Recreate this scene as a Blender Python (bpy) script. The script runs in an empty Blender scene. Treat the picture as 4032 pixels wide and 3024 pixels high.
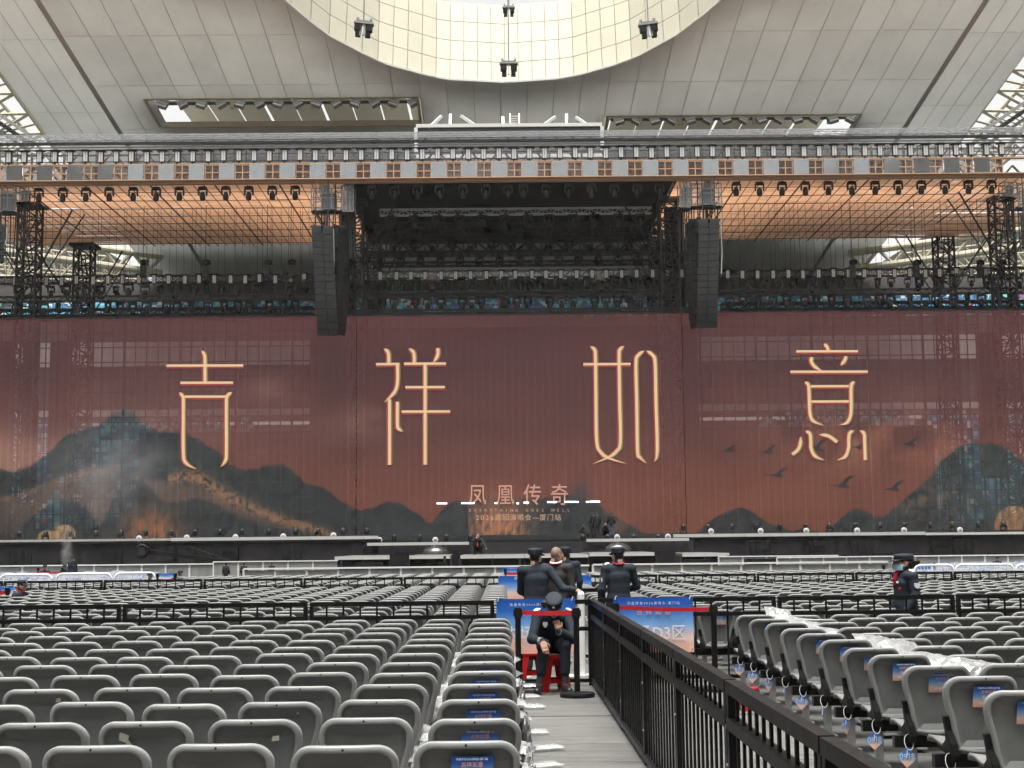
import bpy, math, random
import numpy as np
from mathutils import Vector, Matrix
random.seed(7); RNG = np.random.default_rng(7)
S = bpy.context.scene; COL = S.collection
# ---------------------------------------------------------------- camera
F = 5600.0; CW, CH = 4032.0, 3024.0; CAMZ = 1.65
_p, _y, _r = math.atan(633/F), math.atan(41/F), 0.0103
FWD = Vector((math.sin(_y)*math.cos(_p), math.cos(_y)*math.cos(_p), math.sin(_p)))
_R0 = Vector((math.cos(_y), -math.sin(_y), 0)); _U0 = _R0.cross(FWD)
RIGHT = _R0*math.cos(_r) - _U0*math.sin(_r); UP = _U0*math.cos(_r) + _R0*math.sin(_r)
cd = bpy.data.cameras.new('camera'); cam = bpy.data.objects.new('camera', cd); COL.objects.link(cam)
cd.sensor_width = 36.0; cd.lens = 36.0*F/CW; cd.clip_start = 0.1; cd.clip_end = 3000
cam.matrix_world = Matrix(((RIGHT.x, UP.x, -FWD.x, 0), (RIGHT.y, UP.y, -FWD.y, 0), (RIGHT.z, UP.z, -FWD.z, CAMZ), (0, 0, 0, 1)))
S.camera = cam
# ---------------------------------------------------------------- sky, sun, exposure
SUN_EL, SUN_AZ = math.radians(78), math.radians(186)   # azimuth from +Y, clockwise: high, a little behind the camera
w = bpy.data.worlds.new('World'); S.world = w; w.use_nodes = True
nt = w.node_tree; nt.nodes.clear()
sky = nt.nodes.new('ShaderNodeTexSky'); sky.sky_type = 'NISHITA'; sky.sun_disc = False
sky.sun_elevation = SUN_EL; sky.sun_rotation = SUN_AZ; sky.dust_density = 4.0; sky.ozone_density = 1.0; sky.air_density = 1.0
hsv = nt.nodes.new('ShaderNodeHueSaturation'); hsv.inputs['Saturation'].default_value = 0.12
mixw = nt.nodes.new('ShaderNodeMix'); mixw.data_type = 'RGBA'; mixw.blend_type = 'MULTIPLY'; mixw.inputs[0].default_value = 1.0
mixw.inputs[7].default_value = (1.0, 0.985, 0.93, 1)
bg = nt.nodes.new('ShaderNodeBackground'); bg.inputs['Strength'].default_value = 0.06
wo = nt.nodes.new('ShaderNodeOutputWorld')
nt.links.new(sky.outputs[0], hsv.inputs['Color']); nt.links.new(hsv.outputs[0], mixw.inputs[6])
nt.links.new(mixw.outputs[2], bg.inputs['Color']); nt.links.new(bg.outputs[0], wo.inputs[0])
sl = bpy.data.lights.new('sun', 'SUN'); sl.energy = 1.5; sl.angle = math.radians(40); sl.color = (1, 0.985, 0.95)
so = bpy.data.objects.new('sun', sl); COL.objects.link(so)
_sd = Vector((math.sin(SUN_AZ)*math.cos(SUN_EL), math.cos(SUN_AZ)*math.cos(SUN_EL), math.sin(SUN_EL)))
so.rotation_euler = _sd.to_track_quat('Z', 'Y').to_euler(); so.location = (0, 0, 90)
S.view_settings.view_transform = 'Standard'; S.view_settings.look = 'None'
S.view_settings.exposure = 2.2; S.view_settings.gamma = 1.0
S.render.engine = 'CYCLES'
cy = S.cycles
cy.use_adaptive_sampling = True; cy.adaptive_threshold = 0.025; cy.adaptive_min_samples = 24
cy.max_bounces = 6; cy.diffuse_bounces = 3; cy.glossy_bounces = 3; cy.transmission_bounces = 4; cy.transparent_max_bounces = 10
cy.use_denoising = True; cy.caustics_reflective = False; cy.caustics_refractive = False; cy.sample_clamp_indirect = 6
cy.volume_step_rate = 2.0

# ---------------------------------------------------------------- pixel <-> world helpers (layout only)
CAM = Vector((0, 0, CAMZ))
def ray(px, py): return FWD + RIGHT*((px-2016)/F) + UP*((1512-py)/F)
def P(px, py, Y):
    d = ray(px, py); return CAM + d*(Y/d.y)
def PZ(px, py, z):
    d = ray(px, py); return CAM + d*((z-CAMZ)/d.z)
def proj(v):
    d = Vector(v)-CAM; f = d.dot(FWD)
    return (2016+F*d.dot(RIGHT)/f, 1512-F*d.dot(UP)/f, f)

# ---------------------------------------------------------------- object helpers
def link(o, parent=None):
    COL.objects.link(o)
    if parent is not None: o.parent = parent
    return o
def tag(o, label=None, cat=None, group=None, kind=None):
    if label: o['label'] = label
    if cat: o['category'] = cat
    if group: o['group'] = group
    if kind: o['kind'] = kind
    return o
def empty(name, loc=(0, 0, 0), rz=0, label=None, cat=None, group=None):
    o = bpy.data.objects.new(name, None); o.location = loc; o.rotation_euler = (0, 0, rz); o.empty_display_size = 0.1
    link(o); return tag(o, label, cat, group)
def inst(name, mesh, parent=None, loc=(0, 0, 0), rot=(0, 0, 0), sc=None):
    o = bpy.data.objects.new(name, mesh); o.location = loc; o.rotation_euler = rot
    if sc is not None: o.scale = sc if hasattr(sc, '__len__') else (sc, sc, sc)
    return link(o, parent)
_ONES = ['', 'first', 'second', 'third', 'fourth', 'fifth', 'sixth', 'seventh', 'eighth', 'ninth', 'tenth', 'eleventh', 'twelfth', 'thirteenth',
         'fourteenth', 'fifteenth', 'sixteenth', 'seventeenth', 'eighteenth', 'nineteenth']
_TENS = ['', '', 'twent', 'thirt', 'fort', 'fift', 'sixt', 'sevent', 'eight', 'ninet']
def nth(n):
    if n < 20: return _ONES[n]
    t, o = divmod(n, 10)
    return _TENS[t]+'ieth' if o == 0 else _TENS[t]+'y-'+_ONES[o]

class MB:
    def __init__(s): s.v = []; s.f = []; s.m = []
    def add(s, vs, fs, mi=0):
        n = len(s.v); s.v.extend([tuple(v) for v in vs]); s.f.extend([tuple(n+i for i in f) for f in fs]); s.m.extend([mi]*len(fs)); return s
    def box(s, c, sz, R=None, mi=0):
        hx, hy, hz = sz[0]/2, sz[1]/2, sz[2]/2
        vs = [Vector((x, y, z)) for z in (-hz, hz) for y in (-hy, hy) for x in (-hx, hx)]
        if R is not None: vs = [R @ v for v in vs]
        c = Vector(c)
        return s.add([v+c for v in vs], [(0, 2, 3, 1), (4, 5, 7, 6), (0, 1, 5, 4), (2, 6, 7, 3), (0, 4, 6, 2), (1, 3, 7, 5)], mi)
    def bb(s, a, b, mi=0): return s.box([(a[i]+b[i])/2 for i in range(3)], [abs(b[i]-a[i]) for i in range(3)], None, mi)
    def frame(s, p, q):
        p, q = Vector(p), Vector(q); z = (q-p); L = z.length; z = z/L if L > 1e-9 else Vector((0, 0, 1))
        a = Vector((0, 0, 1)) if abs(z.z) < 0.95 else Vector((0, 1, 0))
        x = a.cross(z).normalized(); y = z.cross(x)
        return p, q, x, y, z
    def bar(s, p, q, w, h=None, mi=0):
        h = w if h is None else h
        p, q, x, y, z = s.frame(p, q)
        o = [x*sx*w/2+y*sy*h/2 for sx, sy in ((-1, -1), (1, -1), (1, 1), (-1, 1))]
        return s.add([p+k for k in o]+[q+k for k in o], [(3, 2, 1, 0), (4, 5, 6, 7), (0, 1, 5, 4), (1, 2, 6, 5), (2, 3, 7, 6), (3, 0, 4, 7)], mi)
    def tube(s, p, q, r, n=8, r2=None, mi=0):
        r2 = r if r2 is None else r2
        p, q, x, y, z = s.frame(p, q)
        cs = [(math.cos(2*math.pi*i/n), math.sin(2*math.pi*i/n)) for i in range(n)]
        vs = [p+(x*c+y*d)*r for c, d in cs]+[q+(x*c+y*d)*r2 for c, d in cs]
        fs = [(i, (i+1) % n, n+(i+1) % n, n+i) for i in range(n)]+[tuple(range(n-1, -1, -1)), tuple(range(n, 2*n))]
        return s.add(vs, fs, mi)
    def path(s, pts, r, n=6, mi=0, closed=False):
        pts = [Vector(p) for p in pts]; m = len(pts); rings = []
        for i, p in enumerate(pts):
            a = pts[(i-1) % m] if (i > 0 or closed) else pts[i]; b = pts[(i+1) % m] if (i < m-1 or closed) else pts[i]
            _, _, x, y, z = s.frame(a, b); rr = r[i] if hasattr(r, '__len__') else r
            rings.append([p+(x*math.cos(2*math.pi*k/n)+y*math.sin(2*math.pi*k/n))*rr for k in range(n)])
        vs = [v for g in rings for v in g]; fs = []
        for i in range(m if closed else m-1):
            j = (i+1) % m
            fs += [(i*n+k, i*n+(k+1) % n, j*n+(k+1) % n, j*n+k) for k in range(n)]
        if not closed: fs += [tuple(range(n-1, -1, -1)), tuple(range((m-1)*n, m*n))]
        return s.add(vs, fs, mi)
    def lathe(s, prof, n=16, c=(0, 0, 0), mi=0, sx=1, sy=1):
        c = Vector(c); vs = []
        for r, z in prof:
            for k in range(n):
                a = 2*math.pi*k/n; vs.append(c+Vector((r*math.cos(a)*sx, r*math.sin(a)*sy, z)))
        fs = []
        for i in range(len(prof)-1):
            fs += [(i*n+k, i*n+(k+1) % n, (i+1)*n+(k+1) % n, (i+1)*n+k) for k in range(n)]
        fs += [tuple(range(n-1, -1, -1)), tuple(range((len(prof)-1)*n, len(prof)*n))]
        return s.add(vs, fs, mi)
    def prism(s, poly, a, b, mi=0):
        """poly: list of 3-D points; extruded by vector b-a (a, b: 3-D offsets)."""
        a, b = Vector(a), Vector(b); n = len(poly)
        vs = [Vector(p)+a for p in poly]+[Vector(p)+b for p in poly]
        fs = [tuple(range(n-1, -1, -1)), tuple(range(n, 2*n))]+[(i, (i+1) % n, n+(i+1) % n, n+i) for i in range(n)]
        return s.add(vs, fs, mi)
    def mesh(s, name, mats, smooth=False):
        me = bpy.data.meshes.new(name); me.from_pydata(s.v, [], s.f)
        mats = mats if isinstance(mats, (list, tuple)) else [mats]
        for m in mats: me.materials.append(m)
        if len(mats) > 1: me.polygons.foreach_set('material_index', s.m)
        if smooth: me.polygons.foreach_set('use_smooth', [True]*len(s.f))
        me.update(); return me
    def build(s, name, mats, parent=None, loc=(0, 0, 0), rot=(0, 0, 0), smooth=False, kind=None):
        o = inst(name, s.mesh(name, mats, smooth), parent, loc, rot)
        if kind: o['kind'] = kind
        return o

# ---------------------------------------------------------------- materials
def srgb(r, g, b):
    f = lambda c: (c/255/12.92) if c/255 <= 0.04045 else ((c/255+0.055)/1.055)**2.4
    return (f(r), f(g), f(b))
def M(name, col, rough=0.6, metal=0.0, var=0.12, scale=4.0, bump=0.0, bscale=60.0, spec=0.4, coat=0.0, emit=None, estr=1.0, stretch=None, rnd=0.0, dirt=None, trans=0.0):
    m = bpy.data.materials.new(name); m.use_nodes = True; t = m.node_tree; n = t.nodes; b = n['Principled BSDF']
    c4 = (*col, 1); b.inputs['Base Color'].default_value = c4; b.inputs['Roughness'].default_value = rough
    b.inputs['Metallic'].default_value = metal; b.inputs['Specular IOR Level'].default_value = spec; b.inputs['Coat Weight'].default_value = coat
    tc = n.new('ShaderNodeTexCoord'); mp = n.new('ShaderNodeMapping'); t.links.new(tc.outputs['Object'], mp.inputs[0])
    if stretch: mp.inputs['Scale'].default_value = stretch
    out = None
    if var > 0:
        nz = n.new('ShaderNodeTexNoise'); nz.inputs['Scale'].default_value = scale; nz.inputs['Detail'].default_value = 6; nz.inputs['Roughness'].default_value = 0.65
        t.links.new(mp.outputs[0], nz.inputs['Vector'])
        rp = n.new('ShaderNodeMapRange'); rp.inputs[1].default_value = 0.3; rp.inputs[2].default_value = 0.7
        rp.inputs[3].default_value = 1-var; rp.inputs[4].default_value = 1+var; t.links.new(nz.outputs[0], rp.inputs[0])
        mx = n.new('ShaderNodeVectorMath'); mx.operation = 'SCALE'; mx.inputs[0].default_value = col; t.links.new(rp.outputs[0], mx.inputs['Scale'])
        out = mx.outputs[0]
        if dirt:
            nd = n.new('ShaderNodeTexNoise'); nd.inputs['Scale'].default_value = dirt[1]; nd.inputs['Detail'].default_value = 8; nd.inputs['Roughness'].default_value = 0.7
            t.links.new(mp.outputs[0], nd.inputs['Vector'])
            rd = n.new('ShaderNodeMapRange'); rd.inputs[1].default_value = dirt[2]; rd.inputs[2].default_value = dirt[2]+0.15; t.links.new(nd.outputs[0], rd.inputs[0])
            md = n.new('ShaderNodeMix'); md.data_type = 'RGBA'; t.links.new(rd.outputs[0], md.inputs[0]); t.links.new(out, md.inputs[6])
            md.inputs[7].default_value = (*dirt[0], 1); out = md.outputs[2]
        if rnd > 0:
            oi = n.new('ShaderNodeObjectInfo'); ro = n.new('ShaderNodeMapRange'); ro.inputs[3].default_value = 1-rnd; ro.inputs[4].default_value = 1+rnd
            t.links.new(oi.outputs['Random'], ro.inputs[0]); m2 = n.new('ShaderNodeVectorMath'); m2.operation = 'SCALE'
            t.links.new(out, m2.inputs[0]); t.links.new(ro.outputs[0], m2.inputs['Scale']); out = m2.outputs[0]
        t.links.new(out, b.inputs['Base Color'])
        rr = n.new('ShaderNodeMapRange'); rr.inputs[3].default_value = max(0, rough-0.1); rr.inputs[4].default_value = min(1, rough+0.1)
        t.links.new(nz.outputs[0], rr.inputs[0]); t.links.new(rr.outputs[0], b.inputs['Roughness'])
    if bump > 0:
        nb = n.new('ShaderNodeTexNoise'); nb.inputs['Scale'].default_value = bscale; nb.inputs['Detail'].default_value = 4; t.links.new(mp.outputs[0], nb.inputs['Vector'])
        bp = n.new('ShaderNodeBump'); bp.inputs['Strength'].default_value = bump; bp.inputs['Distance'].default_value = 0.01
        t.links.new(nb.outputs[0], bp.inputs['Height']); t.links.new(bp.outputs[0], b.inputs['Normal'])
    if emit:
        b.inputs['Emission Color'].default_value = (*emit, 1); b.inputs['Emission Strength'].default_value = estr
    if trans > 0:
        tl = n.new('ShaderNodeBsdfTranslucent'); ms = n.new('ShaderNodeMixShader'); ms.inputs[0].default_value = trans
        if out is not None: t.links.new(out, tl.inputs[0])
        else: tl.inputs[0].default_value = c4
        o = n['Material Output']; t.links.new(b.outputs[0], ms.inputs[1]); t.links.new(tl.outputs[0], ms.inputs[2]); t.links.new(ms.outputs[0], o.inputs[0])
    return m
def grad_mat(name, stops, axis=2, rough=0.45):
    """printed gradient along the object's generated axis"""
    m = bpy.data.materials.new(name); m.use_nodes = True; t = m.node_tree; n = t.nodes; b = n['Principled BSDF']
    tc = n.new('ShaderNodeTexCoord'); sp = n.new('ShaderNodeSeparateXYZ'); cr = n.new('ShaderNodeValToRGB')
    t.links.new(tc.outputs['Generated'], sp.inputs[0]); t.links.new(sp.outputs[axis], cr.inputs[0])
    e = cr.color_ramp.elements
    while len(e) < len(stops): e.new(0.5)
    for k, (p, c) in enumerate(stops): e[k].position = p; e[k].color = (c[0]*0.82, c[1]*0.82, c[2]*0.82, 1)
    t.links.new(cr.outputs[0], b.inputs['Base Color']); b.inputs['Roughness'].default_value = rough
    return m
def glass_mat(name, col, alpha, rough=0.15):
    m = bpy.data.materials.new(name); m.use_nodes = True; t = m.node_tree; n = t.nodes; b = n['Principled BSDF']
    b.inputs['Base Color'].default_value = (*col, 1); b.inputs['Roughness'].default_value = rough
    tr = n.new('ShaderNodeBsdfTransparent'); ms = n.new('ShaderNodeMixShader'); ms.inputs[0].default_value = alpha
    nz = n.new('ShaderNodeTexNoise'); nz.inputs['Scale'].default_value = 3.0; nz.inputs['Detail'].default_value = 5
    tc = n.new('ShaderNodeTexCoord'); t.links.new(tc.outputs['Object'], nz.inputs['Vector'])
    mr = n.new('ShaderNodeMapRange'); mr.inputs[1].default_value = 0.35; mr.inputs[2].default_value = 0.7; mr.inputs[3].default_value = alpha*0.75; mr.inputs[4].default_value = min(1, alpha*1.25)
    t.links.new(nz.outputs[0], mr.inputs[0]); t.links.new(mr.outputs[0], ms.inputs[0])
    t.links.new(tr.outputs[0], ms.inputs[1]); t.links.new(b.outputs[0], ms.inputs[2]); t.links.new(ms.outputs[0], n['Material Output'].inputs[0])
    return m
m_black = M('black_painted_steel', (0.006, 0.006, 0.0065), 0.40, 0.0, 0.35, 9, bump=0.15, bscale=90, spec=0.22, dirt=((0.035, 0.033, 0.03), 9, 0.67))
m_blackp = M('black_plastic', (0.007, 0.007, 0.0075), 0.55, 0, 0.2, 12, spec=0.2)
m_rig = M('black_rigging_steel', (0.030, 0.031, 0.033), 0.6, 0.0, 0.3, 3)
m_fix = M('black_fixture_housing', (0.020, 0.021, 0.023), 0.45, 0, 0.2, 6)
m_alu = M('aluminium', (0.70, 0.71, 0.72), 0.5, 0.0, 0.12, 6)
m_galv = M('galvanised_steel', (0.26, 0.265, 0.265), 0.5, 0.3, 0.18, 12)
m_white = M('white_paint', (0.62, 0.62, 0.60), 0.5, 0, 0.06, 5)
m_lens = M('white_lens', (0.62, 0.62, 0.60), 0.3, 0, 0.03, 5)
m_grey = M('lighter_chair_plastic', (0.235, 0.238, 0.237), 0.48, 0, 0.07, 9, bump=0.05, bscale=260, spec=0.7, rnd=0.07, dirt=((0.33, 0.33, 0.32), 13, 0.68))
m_greyp = M('darker_chair_plastic', (0.172, 0.174, 0.173), 0.6, 0, 0.10, 7, bump=0.25, bscale=300, spec=0.3, rnd=0.10, dirt=((0.22, 0.22, 0.215), 9, 0.69))  # recess panels and seats: darker and rougher than the rims
m_red = M('red_plastic', (0.38, 0.008, 0.009), 0.32, 0, 0.08, 8)
m_belt = M('red_webbing', (0.40, 0.008, 0.017), 0.7, 0, 0.06, 30)
m_cloth = M('black_cloth', (0.012, 0.012, 0.0132), 0.85, 0, 0.25, 2, bump=0.4, bscale=8, spec=0.15)
m_drape = M('charcoal_drape', (0.025, 0.0235, 0.026), 0.85, 0, 0.2, 2, bump=0.4, bscale=8, spec=0.15)
m_txtw = M('white_print', (0.62, 0.62, 0.62), 0.5, 0, 0)
m_txtr = M('salmon_print', (0.62, 0.30, 0.25), 0.5, 0, 0)
m_sign = grad_mat('blue_salmon_print', [(0.0, srgb(232, 168, 146)), (0.28, srgb(222, 196, 190)), (0.5, srgb(120, 168, 220)), (0.78, srgb(30, 100, 190)), (1.0, srgb(22, 78, 165))], axis=2)
m_tagp = grad_mat('blue_salmon_card', [(0.0, srgb(238, 170, 140)), (0.3, srgb(232, 200, 190)), (0.46, srgb(60, 140, 215)), (1.0, srgb(25, 95, 190))], axis=2)

_txt = {}; _glyph = {}
def pre_text(strings):
    """turn every string into a mesh once, while the scene is still empty"""
    os_ = []
    for s_ in dict.fromkeys(strings):
        c = bpy.data.curves.new('t', 'FONT'); c.body = s_; c.resolution_u = 2; c.align_x = 'CENTER'; c.align_y = 'CENTER'; c.size = 1
        o = bpy.data.objects.new('t', c); COL.objects.link(o); os_.append((s_, o, c))
    dg = bpy.context.evaluated_depsgraph_get()
    for s_, o, c in os_: _glyph[s_] = bpy.data.meshes.new_from_object(o.evaluated_get(dg))
    for s_, o, c in os_: bpy.data.objects.remove(o); bpy.data.curves.remove(c)
pre_text(['凤凰传奇2026演唱会-厦门站', '吉祥如意', 'D2 区', 'D3 区', 'D4 区', '凤 凰 传 奇 2 0 2 6 演 唱 会 - 厦 门 站']+[f'{r:02d} 排 01 座' for r in range(1, 14)]+['18 排 01 座', '18 排 02 座', '18 排 03 座']
         +[f'{r:02d}排' for r in range(1, 12)]+['内场D2区', '内场D3区', '内场C2区', '内场B区', '内场C1区', '内场B1区', '内场B3区']+list('吉祥如意凤凰传奇EVRYTHINGOSWL2026巡回演唱会—厦门站'))
def text_mesh(s, mat):
    k = (s, mat.name)
    if k not in _txt:
        me = _glyph[s].copy(); me.materials.clear(); me.materials.append(mat); me.name = 'lettering'; _txt[k] = me
    return _txt[k]
def lettering(s, mat, parent, loc, size, rot=(math.pi/2, 0, 0), wide=1.0, spacing=None):
    """text facing -Y; size = glyph height in metres"""
    return inst('lettering', text_mesh(s, mat), parent, loc, rot, (size*wide, size, size))
TRA = 0.43   # light let through by the perforated roof panels
# ================================================================ SETTING: ground and stadium
m_floor = M('event_flooring', (0.085, 0.083, 0.079), 0.6, 0, 0.25, 1.2, bump=0.25, bscale=30, stretch=(0.6, 3, 1), dirt=((0.12, 0.115, 0.11), 3.0, 0.56))
m_board = M('grey_floor_board', (0.115, 0.113, 0.107), 0.55, 0, 0.35, 2.2, bump=0.3, bscale=40, stretch=(0.7, 4, 1), rnd=0.12, dirt=((0.17, 0.165, 0.155), 3.5, 0.56))
g = MB().add([(-400, -400, -0.03), (400, -400, -0.03), (400, 600, -0.03), (-400, 600, -0.03)], [(0, 1, 2, 3)]).build('ground', m_floor)
tag(g, kind='structure')
# aisle boards, each its own piece with a dark joint between
fl = empty('aisle_floor'); tag(fl, kind='structure')
yb = 8.0; kb = 0
while yb < 31:
    wv = 1.02+random.uniform(-0.06, 0.08)
    zb = random.uniform(-0.003, 0.003)
    for x0, x1 in ((0.11, 1.16), (1.17, 2.6)):
        MB().bb((x0, yb+0.006, -0.025), (x1, yb+wv-0.006, zb)).build('floor_board', m_board, fl)
    yb += wv
# ---- stadium bowl: stands and roof ring round the pitch (far end is built in detail below)
m_conc = M('stand_concrete', (0.10, 0.098, 0.093), 0.85, 0, 0.15, 0.4)
m_soff = M('perforated_soffit_panel', (0.58, 0.585, 0.57), 0.6, 0, 0.05, 0.25, rnd=0.03, trans=TRA)
m_soff2 = M('light_soffit_panel', (0.62, 0.625, 0.61), 0.55, 0, 0.04, 0.25, rnd=0.025, trans=TRA)
m_trim = M('grey_fold_trim', (0.34, 0.34, 0.33), 0.6, 0, 0.05, 1)
m_gap = M('dark_roof_void', (0.30, 0.30, 0.29), 0.9, 0, 0)
m_cream = M('cream_fascia_panel', (0.50, 0.475, 0.38), 0.55, 0, 0.05, 0.5, rnd=0.02, dirt=((0.47, 0.42, 0.30), 0.5, 0.60))
m_steel = M('cream_steel', (0.42, 0.385, 0.29), 0.5, 0, 0.1, 1.0)
def ring(a0, a1, n, prof, cx=0, cyy=30, ax=78, ay=128, rise=0):
    mb = MB(); rows = []
    for i in range(n+1):
        a = a0+(a1-a0)*i/n; c, s_ = math.cos(a), math.sin(a)
        c2 = math.copysign(abs(c)**0.8, c); s2 = math.copysign(abs(s_)**0.8, s_)
        rows.append([(cx+(ax+o)*c2, cyy+(ay+o)*s2, z+rise*c*c) for o, z in prof])
    m = len(prof); vs = [v for r_ in rows for v in r_]
    fs = [(i*m+j, (i+1)*m+j, (i+1)*m+j+1, i*m+j+1) for i in range(n) for j in range(m-1)]
    return mb.add(vs, fs)
stad = empty('stadium_stand', (0, -60, 0), label='concrete stadium stands with roof ring around the pitch', cat='stadium')
MAIN = (math.radians(40), math.radians(-220))
o = ring(MAIN[0], MAIN[1], 72, [(-6, 0), (-6, 1.5), (20, 13), (20, 17), (52, 36), (52, 44)]).build('tier', m_conc, None); o.parent = stad; o.matrix_parent_inverse = Matrix.Translation((0, 60, 0))
o = ring(MAIN[0], MAIN[1], 72, [(-16, 46), (-14, 44), (60, 36), (60, 45), (-16, 50), (-16, 46)], rise=11).build('roof', m_soff2, None); o.parent = stad; o.matrix_parent_inverse = Matrix.Translation((0, 60, 0))

# ---- far-end roof: soffit panels on a plane that falls away from the camera
RY, RZ, RS = 170.0, 32.7, 0.14
def zs(Y, X=0): return RZ+RS*(RY-Y)+0.0
def soff(px, py):
    d = ray(px, py); t = (RZ+RS*RY-CAMZ)/(d.z+RS*d.y); return CAM+d*t
EDGE = [soff(x, y) for x, y in ((1988, 326), (2240, 308), (2480, 240), (2700, 120), (2840, 0), (2890, -60))]
_ex = [e.x-EDGE[0].x for e in EDGE]; _ey = [e.y for e in EDGE]; EX0 = EDGE[0].x
def yedge(x):
    a = abs(x-EX0)
    if a > _ex[-1]: return max(98.5, _ey[-1]-(a-_ex[-1])*0.8)
    return float(np.interp(a, _ex, _ey))
roof = empty('stadium_roof', (0, 175, 0), label='grey panelled stadium roof soffit with cream fascia around its opening', cat='roof')
PI_ = Matrix.Translation((0, -175, 0))
def under(o, par=roof, mi=PI_):
    o.parent = par; o.matrix_parent_inverse = mi; return o
XLM = (soff(150, 0).x+soff(480, 530).x)/2; XRM = (soff(3875, 0).x+soff(3565, 501).x)/2
XS = [XLM+(XRM-XLM)*k/31 for k in range(32)]
YB = [173, 166, 158, 150, 141.5, 133, 124.5, 116, 107.5, 98.5]
# light slots (px corners -> panel cells left open)
s0 = soff(560, 392); s1 = soff(600, 478); s2 = soff(1650, 430); s3 = soff(2395, 445); s4 = soff(3385, 458); s5 = soff(3370, 505)
SLOTS = [(s0.x+0.2, s2.x, min(s1.y, s0.y)-0, max(s1.y, s0.y)+1.2), (s3.x, s4.x, min(s4.y, s5.y)-0.4, max(s4.y, s5.y)+2.5)]
SY0 = (SLOTS[0][2]+SLOTS[1][2])/2; SY1 = (SLOTS[0][3]+SLOTS[1][3])/2
back = MB()
def clip(poly, na, nb, x0, x1):
    f = lambda p: p[1]-(na+(nb-na)*(p[0]-x0)/(x1-x0)); out = []
    for a, b in zip(poly, poly[1:]+poly[:1]):
        fa, fb = f(a), f(b)
        if fa >= 0: out.append(a)
        if (fa >= 0) != (fb >= 0):
            t_ = fa/(fa-fb); out.append((a[0]+(b[0]-a[0])*t_, a[1]+(b[1]-a[1])*t_))
    return out
def panel(x0, x1, yn, yf, na, nb, mat, name):
    g_ = 0.016; gy = 0.008
    q = clip([(x0+g_, yn+gy), (x1-g_, yn+gy), (x1-g_, yf-gy), (x0+g_, yf-gy)], na, nb, x0, x1)
    if len(q) < 3: return
    under(MB().prism([(x, y, zs(y, x)) for x, y in q], (0, 0, 0), (0, 0, 0.02)).build(name, mat))
    ys_ = max(yn, na)
    if ys_ < yf-0.2: back.bar((x0, ys_, zs(ys_, x0)+0.06), (x0, yf, zs(yf, x0)+0.045), 0.05, 0.04)
    if na < yf and nb < yf: back.bar((x0, yf, zs(yf, x0)+0.06), (x1, yf, zs(yf, x1)+0.045), 0.05, 0.04)
def fill(x0, x1, mat, ys, slot=None, name='soffit_panel'):
    na, nb = yedge(x0), yedge(x1)
    for k in range(len(ys)-1):
        yf, yn = ys[k], ys[k+1]
        if yf <= min(na, nb)+0.05: break
        segs = [(yn, yf)]
        if slot and yf > slot[0] and yn < slot[1]:
            segs = [(a, b) for a, b in ((slot[1], yf), (yn, slot[0])) if b-a > 0.2]
        for a, b in segs: panel(x0, x1, a, b, na, nb, mat, name)
for k in range(31):
    x0, x1 = XS[k], XS[k+1]; xm = (x0+x1)/2
    sl_ = None
    for sx0, sx1, sy0, sy1 in SLOTS:
        if sx0 < xm < sx1: sl_ = (sy0, sy1)
    fill(x0, x1, m_soff, YB, sl_)
for sgn in (-1, 1):
    xb = [XRM+0.12+(42.7-XRM)*q_/4 for q_ in range(5)] if sgn > 0 else [-40.9+(XLM-0.12+40.9)*q_/4 for q_ in range(5)]
    for k in range(4): fill(xb[k], xb[k+1], m_soff2, [173, 160, 147, 134, 121, 108, 98.5], None, 'light_soffit_panel')
    # fold trim between the two soffits
    x = XRM+0.06 if sgn > 0 else XLM-0.06
    under(MB().bar((x, 173, zs(173)-0.03), (x, 98.5, zs(98.5)-0.03), 0.42, 0.06).build('fold_trim', m_trim))
under(back.build('joint_strips', m_gap, kind='stuff'))
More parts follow.
